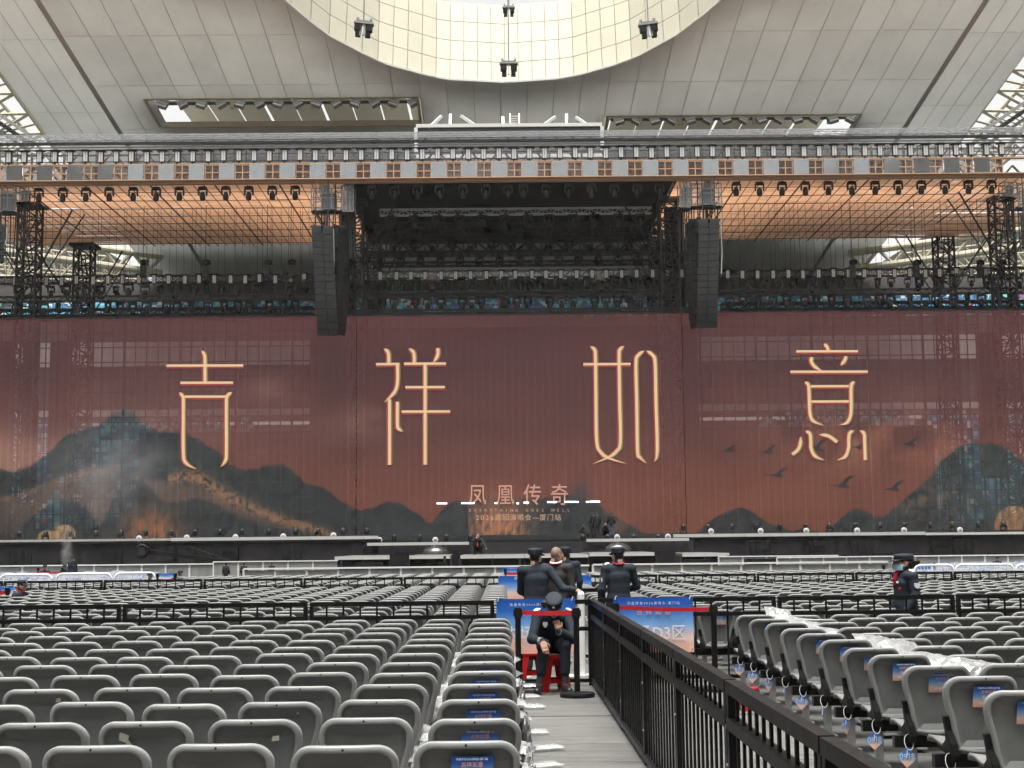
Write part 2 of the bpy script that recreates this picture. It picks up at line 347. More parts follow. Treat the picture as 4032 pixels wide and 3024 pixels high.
# rims of the two light slots + floodlight rigs inside
for (sx0, sx1, sy0, sy1) in SLOTS:
    mb = MB()
    for y in (sy0, sy1): mb.bar((sx0, y, zs(y)+0.2), (sx1, y, zs(y)+0.2), 0.25, 0.5)
    for x in (sx0, sx1): mb.bar((x, sy0, zs(sy0)+0.2), (x, sy1, zs(sy1)+0.2), 0.25, 0.5)
    under(mb.build('slot_rim', m_steel, kind='stuff'))
    mb = MB(); ym = (sy0+sy1)/2; zz = zs(ym)
    for (dy, dz, r_) in ((-1.2, 1.5, .16), (1.0, 1.3, .16), (0, 3.0, .2), (2.2, 2.6, .16), (-2.4, 3.2, .16)):
        mb.tube((sx0, ym+dy, zz+dz), (sx1, ym+dy, zz+dz), r_, 6)
    n = int((sx1-sx0)/2.2)
    for i in range(n+1):
        x = sx0+(sx1-sx0)*i/n
        mb.bar((x, ym-1.2, zz+1.5), (x+1.1, ym, zz+3.0), 0.12); mb.bar((x, ym+1.0, zz+1.3), (x+1.1, ym, zz+3.0), 0.12)
        mb.bar((x+0.6, ym+2.2, zz+2.6), (x, ym+1, zz+1.3), 0.1); mb.bar((x, ym-2.4, zz+3.2), (x+0.8, ym+2.2, zz+2.6), 0.1)
        if i % 3 == 0: mb.bar((x, ym-0.2, zz+0.3), (x, ym-0.2, zz+3.2), 0.35)
    for i in range(int((sx1-sx0)*2.2)):
        x = sx0+random.random()*(sx1-sx0); y = ym+random.uniform(-3, 4.5); z = zz+random.uniform(2.5, 5)
        mb.bar((x, y, z), (x+random.uniform(-3, 3), y+random.uniform(-1, 1), z+random.uniform(-1, 1)), random.uniform(.1, .3))
    for (dy, dz, hh) in ((-2.0, 4.6, .8), (0.4, 4.2, .5), (2.6, 4.4, .9), (4.4, 4.6, .7), (5.8, 5.0, .8)): mb.bar((sx0, ym+dy, zz+dz), (sx1, ym+dy, zz+dz), hh, 0.3)
    under(mb.build('catwalk_truss', m_steel, kind='stuff'))
    mb = MB(); nf = 14
    mb.bar((sx0+0.5, ym+0.4, zz+1.0), (sx1-0.5, ym+0.4, zz+1.0), 0.5, 0.12)
    under(mb.build('catwalk_deck', m_rig))
    for i in range(nf):
        x = sx0+(sx1-sx0)*(i+0.7)/nf; sgn = 1 if x > 0 else -1
        R = Matrix.Rotation(0.5*sgn*(1 if i % 2 else -0.6), 4, 'Y') @ Matrix.Rotation(-0.6, 4, 'X')
        f = MB()
        for j in (-1, 0, 1): f.box(Vector((x, ym-0.9, zz+0.55))+R @ Vector((0, 0, j*0.34)), (0.8, 0.35, 0.28), R.to_3x3())
        f.bar((x, ym-0.6, zz+0.3), (x, ym+0.3, zz+1.0), 0.08)
        under(f.build('floodlight', m_galv))
# sheets added high above the soffit to keep light off its far part
m_shade = M('shade_sheet_grey', (0.45, 0.45, 0.44), 0.6, 0, 0.06, 0.2)
for xa_, xb_ in ((-40.5, -13.5), (13.5, 42)): under(MB().add([(xa_, 154, zs(154)+9), (xb_, 154, zs(154)+9), (xb_, 182, zs(182)+7), (xa_, 182, zs(182)+7)], [(0, 1, 2, 3)]).build('shade_sheet', m_shade))
under(MB().add([(-13.4, 146, zs(146)+9), (13.4, 146, zs(146)+9), (13.4, 164, zs(164)+8), (-13.4, 164, zs(164)+8)], [(0, 1, 2, 3)]).build('shade_sheet', m_shade))
for (sx0, sx1, sy0, sy1) in SLOTS:
    for i in range(9):
        x0 = sx0-1+(sx1-sx0+2)*i/9; under(MB().bb((x0, sy0-0.5, zs(sy0)+5.0), (x0+(sx1-sx0+2)/9-random.uniform(.05, .3), sy1+27, zs(sy0)+5.05)).build('upper_panel', m_steel))
# ---- cream fascia wall round the opening (leans back, faces the open sky)
XC = [EX0+1.15*k for k in range(-21, 22)]
for k in range(len(XC)-1):
    x0, x1 = XC[k], XC[k+1]
    if not (-20 < (x0+x1)/2-EX0 < 20): continue
    e0, e1 = yedge(x0), yedge(x1)
    for r_ in range(4):
        h0, h1 = 0.12+r_*1.9, 0.12+(r_+1)*1.9-0.05
        def pt(x, e, h, off=0): return (x, e+0.12+h*0.30+off, zs(e, 0)+h)
        g_ = 0.025
        q = [pt(x0+g_, e0, h0), pt(x1-g_, e1, h0), pt(x1-g_, e1, h1), pt(x0+g_, e0, h1)]
        qb = [(x, y+0.06, z) for x, y, z in q]
        under(MB().add(q+qb, [(0, 1, 2, 3), (7, 6, 5, 4), (0, 4, 5, 1), (1, 5, 6, 2), (2, 6, 7, 3), (3, 7, 4, 0)]).build('fascia_panel', m_cream))
mb = MB(); mbc = MB()
for k in range(len(XC)-1):
    x0, x1 = XC[k], XC[k+1]; e0, e1 = yedge(x0), yedge(x1)
    mb.add([(x0, e0+0.25, zs(e0)-0.02), (x1, e1+0.25, zs(e1)-0.02), (x1, e1+2.6, zs(e1)+7.8), (x0, e0+2.6, zs(e0)+7.8)], [(0, 1, 2, 3)])
    mbc.bar((x0, e0+0.02, zs(e0)+0.05), (x1, e1+0.02, zs(e1)+0.05), 0.14, 0.16)
under(mb.build('fascia_backing', M('fascia_joint', (0.44, 0.41, 0.31), 0.6, 0, 0))); under(mbc.build('opening_rim', m_white))
# ---- loudspeaker clusters hanging in the opening
def cluster(px, py, Y, label, tilt=0.0, small=False):
    c = P(px, py, Y); e = empty('speaker_cluster', c, 0, label, 'loudspeaker', 'speaker clusters hanging in the roof opening')
    R = Matrix.Rotation(tilt, 3, 'Y'); s_ = 0.4 if small else 0.65
    def B(n, c_, sz, m): MB().box(R @ Vector(c_)*s_, [v*s_ for v in sz], R).build(n, m, e)
    B('mounting_frame', (0, 0, 0.35), (2.2, 0.9, 0.22), m_galv); B('mounting_frame', (0, 0, 0.62), (1.5, 0.5, 0.12), m_galv)
    for sx in (-1, 1):
        B('speaker_box', (sx*0.62, 0, -0.15), (0.75, 0.8, 0.75), m_blackp); B('speaker_box', (sx*0.55, 0.1, -0.85), (0.55, 0.7, 0.6), m_blackp)
        B('junction_box', (sx*0.75, 0, 0.85), (0.3, 0.3, 0.25), m_galv)
        B('bracket', (sx*0.28, -0.3, -0.55), (0.1, 0.1, 1.2), m_galv)
    B('bracket', (0, 0, -0.3), (0.16, 0.5, 1.4), m_alu)
    top = c+Vector((0.35*(-1 if px > 2000 else 1) if tilt else 0, 0, 14))
    MB().tube((0, 0, 0), top-c, 0.05, 6).build('hanging_cable', m_galv, e)
cluster(2003, 262, 108, 'dark speaker cluster hanging lowest, at the centre of the cream opening')
cluster(1432, 105, 100, 'dark speaker cluster hanging left of centre against the cream opening', 0.12)
cluster(2553, 108, 100, 'dark speaker cluster hanging right of centre against the cream opening', -0.12)
cluster(2003, 38, 96, 'small speaker unit on the centre cable at the top of the picture', 0, True)
# ---- cream steel trusses in the corners beside the soffit and behind the stage wings
def steel_truss(pts_top, pts_bot, r, n, label, group='cream steel roof trusses'):
    e = empty('steel_truss', pts_bot[0], 0, label, 'truss', group); b0 = Vector(pts_bot[0])
    T = lambda t, a: (Vector(a[0])*(1-t)+Vector(a[1])*t)-b0
    MB().tube(T(0, pts_top), T(1, pts_top), r, 10).build('chord', m_steel, e, smooth=False)
    MB().tube(T(0, pts_bot), T(1, pts_bot), r, 10).build('chord', m_steel, e)
    for i in range(n):
        a, b = i/n, (i+1)/n; m_ = (a+b)/2
        MB().tube(T(a, pts_top), T(m_, pts_bot), r*0.55, 6).build('brace', m_steel, e)
        MB().tube(T(m_, pts_bot), T(b, pts_top), r*0.55, 6).build('brace', m_steel, e)
        if i % 2 == 0: MB().tube(T(m_, pts_top), T(m_, pts_bot), r*0.45, 6).build('brace', m_steel, e)
for sg, nm in ((-1, 'left'), (1, 'right')):
    X = lambda px: px if sg < 0 else 3980-px
    def q(px, py, Y): return P(X(px), py-(0 if sg < 0 else 12), Y)
    steel_truss((q(-220, 895, 150), q(640, 1010, 158)), (q(-220, 960, 150), q(640, 1075, 158)), 0.40, 7, f'heavy cream roof truss seen behind the {nm} stage wing, upper one')
    steel_truss((q(-220, 950, 162), q(600, 1065, 170)), (q(-220, 1075, 162), q(560, 1120, 170)), 0.24, 8, f'slender cream truss behind the {nm} stage wing, lower one')
    steel_truss((q(-120, 120, 132), q(230, 600, 142)), (q(-330, 160, 138), q(60, 650, 148)), 0.30, 6, f'cream lattice truss against the sky in the upper {nm} corner')
    steel_truss((q(-60, 330, 150), q(260, 700, 158)), (q(-260, 420, 150), q(160, 760, 158)), 0.2, 8, f'thin cream lattice truss low in the upper {nm} corner')
    # dark stair flight in the corner
    st = empty('stair_flight', q(-80, 430, 128), 0, f'dark steel stair flight climbing in the upper {nm} corner', 'stairs', 'roof access stairs')
    a, b = Vector((0, 0, 0)), q(110, 560, 128)-q(-80, 430, 128)
    for off in (-0.75, 0.75):
        MB().bar(a+Vector((0, 0, off)), b+Vector((0, 0, off)), 0.12, 0.3).build('stringer', m_galv, st)
    for i in range(12):
        c = a.lerp(b, (i+0.5)/12); MB().box(c, (0.5, 1.4, 0.1)).build('tread', m_rig, st)
    wq = [q(-420, 850, 171), q(60, 880, 171), q(330, 935, 171), q(560, 1075, 171), q(640, 1150, 171), q(640, 1215, 171), q(-420, 1215, 171)]
    tag(MB().add(wq, [tuple(range(7)) if sg > 0 else tuple(range(6, -1, -1))]).build('concourse_wall', m_conc), f'dim concrete concourse wall behind the cream trusses on the {nm}', 'wall', 'concourse walls')
    for k_ in range(3): steel_truss((q(-300, 930+k_*55, 166), q(420+k_*60, 1010+k_*45, 169)), (q(-300, 965+k_*55, 166), q(420+k_*60, 1040+k_*45, 169)), 0.12, 9, f'{nth(k_+1)} thin cream purlin truss from the top on the {nm} concourse wall')
# central cream truss glimpsed under the soffit behind the stage
for i, (pa, pb) in enumerate((((1440, 1120), (1990, 1085)), ((1990, 1085), (2620, 1125)))):
    steel_truss((P(pa[0], pa[1], 168), P(pb[0], pb[1], 168)), (P(pa[0], 1172, 168), P(pb[0], 1172, 168)), 0.45, 8, 'cream steel truss behind the centre of the rig, '+('left half' if i == 0 else 'right half'))
def tier(x0, x1, y0, z0, y1, z1, n, name='stand_tier'):
    e = MB()
    for i in range(n):
        a, b = i/n, (i+1)/n; e.bb((x0, y0+(y1-y0)*a, z0-1+(z1-z0)*a), (x1, y0+(y1-y0)*b, z0+(z1-z0)*a))
    return e
fe = empty('far_stand', (0, 120, 0), label='stepped concrete stand behind the stage, full of coloured seats', cat='stand')
MI2 = Matrix.Translation((0, -120, 0))
LOW = (118.0, 3.0, 140.0, 14.0, 26); UPP = (142.0, 24.0, 168.0, 33.5, 22)
for (nm, t_) in (('lower_tier', LOW), ('upper_tier', UPP)):
    under(tier(-85, 85, t_[0], t_[1], t_[2], t_[3], t_[4]).build(nm, m_conc), fe, MI2)
m_para = M('white_parapet', (0.72, 0.71, 0.68), 0.6, 0, 0.06, 0.5)
under(MB().bb((-85, 141.3, 19.8), (85, 141.9, 22.2)).build('parapet', m_para), fe, MI2)
under(MB().bb((-85, 142.1, 14.2), (85, 142.6, 23.4)).build('back_wall', m_conc), fe, MI2)
under(MB().bb((-85, 139.5, 14.6), (85, 140.1, 15.2)).build('parapet', m_para), fe, MI2)
# coloured seats: the largest in view singly, the rest as one mass
SC = [(0.14, 0.50, 0.55), (0.12, 0.33, 0.55), (0.78, 0.80, 0.78), (0.60, 0.14, 0.22), (0.24, 0.70, 0.60), (0.10, 0.20, 0.38), (0.30, 0.62, 0.80), (0.09, 0.15, 0.26)]
m_seat = [M(f'seat_colour_{k}', c, 0.5, 0, 0.1, 3) for k, c in enumerate(SC)]
WT = [4, 5, 2, 1, 2, 6, 3, 6]
me_ss = [MB().bb((-0.22, 0.02, 0.42), (0.22, 0.10, 0.86)).bb((-0.22, -0.38, 0.36), (0.22, 0.02, 0.44)).mesh('seat', m) for m in m_seat]
def seat_spots(t_, rows):
    y0, z0, y1, z1, n = t_
    for i in rows:
        for k in range(-120, 121):
            if k % 24 in (0, 1): continue
            yield (k*0.56+(0.28 if i % 2 else 0), y0+(y1-y0)*(i+0.75)/n, z0+(z1-z0)*i/n, i, k)
big = []; rest = []
for sp in seat_spots(UPP, range(0, 9)):
    a = proj(sp[:3])
    if -40 < a[0] < 4070 and 1130 < a[1] < 1262: (big if (sp[3] in (1, 2, 3) and abs(sp[4]) < 75) else rest).append(sp)
for sp in seat_spots(LOW, range(0, 26)):
    a = proj(sp[:3])
    if -40 < a[0] < 1000 or 3000 < a[0] < 4070: rest.append(sp)
random.shuffle(big); rest += big[280:]; big = big[:280]; big.sort(key=lambda s_: (s_[3], s_[4])); cnt = {}
CN = ['teal', 'blue', 'white', 'maroon', 'green', 'navy', 'light blue', 'dark navy']
for (x, y, z, i, k) in big:
    ci = random.choices(range(8), WT)[0]; cnt[(i, ci)] = cnt.get((i, ci), 0)+1
    o = inst('grandstand_chair', me_ss[ci], None, (x, y, z))
    tag(o, f'{nth(cnt[(i, ci)])} {CN[ci]} seat from the left in the {nth(i)} upper-stand row', 'seat', 'coloured seats of the upper stand behind the stage')
SV = np.array(MB().bb((-0.22, 0.02, 0.42), (0.22, 0.10, 0.86)).bb((-0.22, -0.38, 0.36), (0.22, 0.02, 0.44)).v); SF = MB().bb((0, 0, 0), (1, 1, 1)).bb((0, 0, 0), (1, 1, 1)).f
vs = []; fs = []; ms = []
for q_, (x, y, z, i, k) in enumerate(rest):
    vs.append(SV+np.array([x, y, z])); fs += [tuple(j+16*q_ for j in f) for f in SF]; ms += [random.choices(range(8), WT)[0]]*len(SF)
me = bpy.data.meshes.new('stadium_seats'); me.from_pydata(np.concatenate(vs).tolist(), [], fs)
for m in m_seat: me.materials.append(m)
me.polygons.foreach_set('material_index', ms); me.update()
tag(inst('stadium_seats', me), 'mass of coloured seats in the stand behind the stage', 'seats', None, 'stuff')
# ================================================================ CHAIRS
H_CH = 0.79; PITCH = 0.53; ROWS = 0.8545
def back_outline(n=10):
    pts = []   # (u, v): v along the back, 0 bottom .. 0.40 top; right half then mirrored
    half = [(0.09, 0.0), (0.135, 0.010), (0.160, 0.045), (0.176, 0.12), (0.194, 0.21), (0.216, 0.29), (0.228, 0.345)]
    R_ = 0.095
    for k in range(1, n+1):
        a = math.pi/2*k/n; half.append((0.230-R_+R_*math.cos(a), 0.470-R_+R_*math.sin(a)))
    half.append((0.06, 0.4715))
    return half+[(-u, v) for u, v in half[::-1]]
def back_pt(u, v, d):
    """u lateral, v up the back, d depth (+ = to the front)"""
    lean = -0.24*v-0.06*v*v; fwd = 0.070*(u/0.23)**2*(0.5+0.5*min(1, v/0.3))
    return (u, -0.205+lean+fwd+d, 0.321+v)
def inset(pts, k):
    n = len(pts); out = []
    for i in range(n):
        a, b, c = Vector(pts[i-1]), Vector(pts[i]), Vector(pts[(i+1) % n])
        e1 = (b-a).normalized(); e2 = (c-b).normalized(); nn = Vector((-(e1.y+e2.y), e1.x+e2.x)); nn.normalize()
        out.append((b.x+nn.x*k, b.y+nn.y*k))
    return out
def back_mesh(n, lo=False):
    o = back_outline(n); mb = MB()
    L = [(0.030, 0.006), (0.010, 0.014), (0.0, 0.008), (0.0, -0.026), (0.004, -0.034), (0.024, -0.036), (0.029, -0.034), (0.031, -0.010), (0.033, -0.006), (0.075, -0.004)]
    if lo: L = [(0.010, 0.012), (0.0, 0.004), (0.002, -0.032), (0.026, -0.035), (0.031, -0.006)]
    N = len(o); vs = []
    for ins, d in L: vs += [back_pt(u, v, d) for u, v in inset(o, ins)]
    fs = [(i*N+k, (i+1)*N+k, (i+1)*N+(k+1) % N, i*N+(k+1) % N) for i in range(len(L)-1) for k in range(N)]
    # strips across for the recessed panel and the front face
    def cap(base, flip):
        out = []
        for k in range(N//2-1):
            a, b, c, d = k, k+1, N-2-k, N-1-k
            out.append((base+a, base+b, base+c, base+d) if not flip else (base+d, base+c, base+b, base+a))
        return out
    fs += cap((len(L)-1)*N, True)+cap(0, False)
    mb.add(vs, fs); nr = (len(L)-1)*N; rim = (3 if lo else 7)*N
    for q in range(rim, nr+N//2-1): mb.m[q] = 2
    if not lo:
        c = back_pt(0, 0.458, -0.0375); mb.add([(c[0]+0.006*math.cos(a), c[1], c[2]+0.006*math.sin(a)) for a in [k*math.pi/3 for k in range(6)]], [(0, 1, 2, 3, 4, 5)], 1)
    return mb
def seat_mesh(n=6):
    mb = MB(); vs = []; ny = 7; xs = [-0.215, -0.19, -0.1, 0, 0.1, 0.19, 0.215]
    prof = [(-0.255, 0.345), (-0.225, 0.328), (-0.17, 0.330), (-0.05, 0.350), (0.10, 0.368), (0.18, 0.368), (0.215, 0.343)]
    for sgn in (0, 1):
        for y, z in prof:
            for x in xs: vs.append((x*(0.66 if y < -0.2 else 0.74 if y < -0.1 else 0.92), y, z+0.018*(x/0.215)**2-(0.022 if sgn else 0)))
    k = len(xs); m = len(prof); fs = []
    for i in range(m-1):
        for j in range(k-1):
            fs.append((i*k+j, i*k+j+1, (i+1)*k+j+1, (i+1)*k+j)); b = m*k; fs.append((b+i*k+j, b+(i+1)*k+j, b+(i+1)*k+j+1, b+i*k+j+1))
    b = m*k
    for i in range(m-1):
        fs.append((i*k, (i+1)*k, b+(i+1)*k, b+i*k)); fs.append((i*k+k-1, b+i*k+k-1, b+(i+1)*k+k-1, (i+1)*k+k-1))
    for j in range(k-1):
        fs.append((j, b+j, b+j+1, j+1)); fs.append(((m-1)*k+j, (m-1)*k+j+1, b+(m-1)*k+j+1, b+(m-1)*k+j))
    return mb.add(vs, fs)
def bracket_mesh(sg):
    pr = [(-0.235, 0.545), (-0.200, 0.55), (-0.185, 0.46), (-0.15, 0.395), (-0.08, 0.362), (0.03, 0.355), (0.04, 0.32), (-0.10, 0.31), (-0.16, 0.265), (-0.23, 0.265), (-0.256, 0.31), (-0.25, 0.38), (-0.225, 0.46)]
    return MB().prism([(sg*float(np.interp(z, [.265, .36, .46, .55], [.160, .168, .190, .208])), y, z) for y, z in pr], (sg*-0.016, 0, 0), (sg*0.024, 0, 0))
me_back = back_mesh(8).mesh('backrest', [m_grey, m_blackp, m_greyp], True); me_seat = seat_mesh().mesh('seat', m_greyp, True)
me_brl = bracket_mesh(-1).mesh('bracket', m_blackp); me_brr = bracket_mesh(1).mesh('bracket', m_blackp)
me_beam = MB().box((0, -0.10, 0.262), (PITCH-0.004, 0.06, 0.08)).mesh('support_beam', m_black)
me_leg = MB().box((-0.14, -0.10, 0.10), (0.06, 0.05, 0.24)).box((-0.14, -0.10, -0.021), (0.12, 0.2, 0.008)).mesh('leg', m_galv)
CHAIRS = []     # (Y, x, block, row, col)
def inview(x, Y, z=0.6, m=130):
    a = proj((x-0.24, Y, z)); b = proj((x+0.24, Y, z)); return b[0] > -m and a[0] < 4032+m
XL = -0.155
for r_ in range(13):
    Y = 6.18+ROWS*r_
    for c in range(30):
        if inview(XL-PITCH*c, Y): CHAIRS.append((Y, XL-PITCH*c, 'L', r_, c))
for r_ in range(11):           # right block, row 11 nearest
    Y = 8.85+ROWS*(9-r_)
    for c in range(20):
        if inview(2.92+PITCH*c, Y): CHAIRS.append((Y, 2.92+PITCH*c, 'R', r_, c))
far = []
for r_ in range(15):
    Y = 17.95+ROWS*r_
    for c in range(60):
        if inview(XL-PITCH*c, Y): far.append((Y, XL-PITCH*c, 'L2', r_, c))
        if inview(1.60+PITCH*c, Y): far.append((Y, 1.60+PITCH*c, 'R2', r_, c))
far.sort(); room = 300-len(CHAIRS); CHAIRS += far[:room]; FAR = far[room:]
for r_ in range(13):
    Y = 32.6+ROWS*r_
    for c in range(90):
        for x in (XL-PITCH*c, 1.60+PITCH*c):
            if inview(x, Y) and not (Y > 38 and (proj((x, Y, 0.6))[0] < 700 or proj((x, Y, 0.6))[0] > 3580)): FAR.append((Y, x, '', 0, 0))
BL = {'L': 'front left block', 'R': 'front right block', 'L2': 'left block behind the first cross fence', 'R2': 'right block behind the first cross fence'}
def chair_label(b, r_, c):
    seat = 'aisle seat' if c == 0 else f'{nth(c+1)} seat from the aisle'
    row = {'L': f'{nth(r_+1)} row from the camera' if r_ else 'nearest row', 'R': f'{nth(11-r_)} row from the camera' if r_ < 10 else 'nearest row',
           'L2': f'{nth(r_+1)} row past the fence', 'R2': f'{nth(r_+1)} row past the fence'}[b]
    side = {'L': 'left block', 'R': 'right block', 'L2': 'left middle block', 'R2': 'right middle block'}[b]
    return f'grey plastic chair, {side}, {row}, {seat}'
CH = {}
for (Y, x, b, r_, c) in CHAIRS:
    # Y is where the back of the backrest top stands
    e = empty('grey_chair', (x+random.uniform(-.012, .012), Y+0.32+random.uniform(-.015, .015), 0.025), random.uniform(-0.03, 0.03), chair_label(b, r_, c), 'chair', 'grey chairs in '+BL[b])
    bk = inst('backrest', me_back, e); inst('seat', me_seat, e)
    tl = random.uniform(-0.02, 0.02); bk.rotation_euler = (tl, 0, 0)
    if b != 'L' or c == 0: inst('bracket', me_brl, e); inst('bracket', me_brr, e)
    inst('support_beam', me_beam, e); inst('leg', me_leg, e)
    CH[(b, r_, c)] = e
# everything further back: joined, too many to count
lo = back_mesh(3, True); lo_s = MB().bb((-0.21, -0.22, 0.33), (0.21, 0.21, 0.36)); lo.add(lo_s.v, lo_s.f)
lv = np.array(lo.v); nl = len(lv)
vs = []; fs = []
for i, (Y, x, *_r) in enumerate(FAR):
    vs.append(lv+np.array([x, Y+0.32, 0.025])); fs += [tuple(k+i*nl for k in f) for f in lo.f]
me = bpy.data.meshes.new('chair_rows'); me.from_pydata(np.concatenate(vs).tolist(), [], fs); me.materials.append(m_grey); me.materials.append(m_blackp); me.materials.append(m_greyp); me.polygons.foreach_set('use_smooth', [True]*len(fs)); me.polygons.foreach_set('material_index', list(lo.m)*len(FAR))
tag(inst('chair_rows', me), 'sea of identical grey chairs beyond the nearest blocks', 'chairs', None, 'stuff')
# chairs with white and blue covers, far left and far right
m_cover = M('white_blue_cover', (0.50, 0.52, 0.55), 0.7, 0, 0.04, 3, dirt=((0.07, 0.18, 0.40), 2.6, 0.50))
cv = MB().bb((-0.23, -0.28, 0.30), (0.23, -0.18, 0.86)).bb((-0.23, -0.18, 0.30), (0.23, 0.2, 0.46)); cvv = np.array(cv.v); vs = []; fs = []; i = 0
for r_ in range(26):
    Y = 39.0+0.9*r_
    for c in range(120):
        for sg in (-1, 1):
            x = sg*(7.2+0.55*c); pp = proj((x, Y, 0.8))
            if not (-80 < pp[0] < 4110): continue
            if sg < 0 and pp[0] > 690-((Y-39)*4): continue
            if sg > 0 and pp[0] < 3590+((Y-39)*4): continue
            vs.append(cvv*np.array([1, 1, random.uniform(0.94, 1.05)])+np.array([x+random.uniform(-.03, .03), Y, -0.12])); fs += [tuple(k+i*len(cvv) for k in f) for f in cv.f]; i += 1
me = bpy.data.meshes.new('covered_chairs'); me.from_pydata(np.concatenate(vs).tolist(), [], fs); me.materials.append(m_cover)
tag(inst('covered_chairs', me), 'distant rows of chairs in white and blue covers near the stage', 'chairs', None, 'stuff')

# ---- seat stickers on the aisle columns
def sticker(e, l1, l2, detailed=True):
    v0, v1, u0, u1 = 0.285, 0.415, -0.065, 0.115
    poly = [back_pt(u0, v1, -0.0085), back_pt(u1, v1, -0.0085), back_pt(u1, v0, -0.0085), back_pt(u0, v0, -0.0085)]
    a = Vector(poly[3]); mb = MB(); nx = 4
    tv = [back_pt(u0+(u1-u0)*i/nx, v, -0.0095-0.004*(i % 2)*random.random()) for v in (v0, (v0+v1)/2, v1) for i in range(nx+1)]
    fs = [(j*(nx+1)+i, j*(nx+1)+i+1, (j+1)*(nx+1)+i+1, (j+1)*(nx+1)+i) for j in range(2) for i in range(nx)]
    st = mb.add(tv, fs).build('paper_sticker', m_sign, e)
    um = (u0+u1)/2
    def put(s, mt, v, h):
        c = back_pt(um, v, -0.016); lettering(s, mt, st, c, h, (math.pi/2-0.24, 0, 0))
    put('凤凰传奇2026演唱会-厦门站', m_txtw, v1-0.012, 0.011); put('吉祥如意', m_txtr, v1-0.036, 0.024)
    put(l1, m_txtw, v1-0.070, 0.026)
    if l2: put(l2, m_txtw, v1-0.105, 0.022)
for r_ in range(9): sticker(CH[('L', r_, 0)], 'D2 区', f'{13-r_:02d} 排 01 座')
for r_ in range(11): sticker(CH[('R', r_, 0)], 'D4 区', f'{r_+1:02d} 排 01 座')
for r_ in (0,): sticker(CH[('R2', r_, 0)], 'D3 区', '18 排 01 座'); sticker(CH[('R2', r_, 1)], 'D3 区', '18 排 02 座'); sticker(CH[('R2', r_, 2)], 'D3 区', '18 排 03 座')
# scraps of torn paper / tape on a few backs
m_paper = M('cream_paper_scrap', (0.62, 0.60, 0.52), 0.8, 0, 0.12, 30)
def scrap(b, r_, c, u, v, w_, h_, torn=False):
    if (b, r_, c) not in CH: return
    pts = [(u, v), (u+w_, v+0.004), (u+w_, v+h_), (u+0.006, v+h_-0.003)]; pts = [(a_, b_+0.065) for a_, b_ in pts]
    if torn: pts = [(u, v+0.02), (u+0.03, v+0.012), (u+0.075, v-0.03), (u+0.082, v-0.022), (u+0.048, v+0.025), (u+0.055, v+0.045), (u+0.012, v+0.06), (u+0.004, v+0.055)]; pts = [(a_, b_+(0.06 if torn else 0)) for a_, b_ in pts]
    MB().add([back_pt(a, b_, -0.0105) for a, b_ in pts], [tuple(range(len(pts)))]).build('paper_scrap', m_paper, CH[(b, r_, c)])
scrap('L', 1, 3, -0.12, 0.30, 0, 0, True); scrap('L', 1, 2, 0.09, 0.305, 0.036, 0.028); scrap('L', 2, 2, 0.10, 0.335, 0.026, 0.03); scrap('L', 3, 5, 0.10, 0.32, 0.03, 0.03)
scrap('L', 10, 9, 0.08, 0.34, 0.03, 0.03); scrap('L', 10, 3, 0.09, 0.345, 0.03, 0.03)

# ---- row tags on cable ties hanging from the right block's brackets
m_tie = M('white_cable_tie', (0.72, 0.72, 0.70), 0.4, 0, 0)
for r_ in range(1, 11):
    ch = CH[('R', r_-1, 0)]; Y = ch.location.y; x = ch.location.x
    e = empty('row_tag', (x-0.20, Y-0.20, 0.19), 0, f'blue diamond row tag of the {nth(r_)} row, tied to a right-block chair', 'tag', 'diamond row tags along the right block')
    turn = {3: 0.6, 4: 1.35, 6: 1.3, 7: 0.75, 10: 1.2}.get(r_, random.uniform(-0.12, 0.12))
    s_ = 0.068
    R = Matrix.Rotation(turn, 3, 'Z') @ Matrix.Rotation(random.uniform(-0.1, 0.1), 3, 'Y')
    card = MB().prism([R @ Vector(p) for p in ((0, 0, s_), (s_, 0, 0), (0, 0, -s_), (-s_, 0, 0))], R @ Vector((0, -0.0015, 0)), R @ Vector((0, 0.0015, 0))).build('card', m_tagp, e)
    lt = lettering(f'{r_:02d}排', m_txtw, e, R @ Vector((0, -0.004, 0.004)), 0.056, (R.to_4x4() @ Matrix.Rotation(math.pi/2, 4, 'X')).to_euler())
    lt.parent = card
    pts = [(0.030*math.sin(a)+0.01, -0.02+0.02*math.cos(a), 0.105+0.050*math.cos(a)) for a in [k*2*math.pi/14 for k in range(14)]]
    MB().path(pts, 0.0021, 5, closed=True).build('cable_tie', m_tie, e)
    MB().path([(0.0, -0.006, 0.05), (-0.006, -0.008, 0.0), (0.004, -0.008, 0.035)], 0.0025, 5).build('tie_tail', m_tie, e)

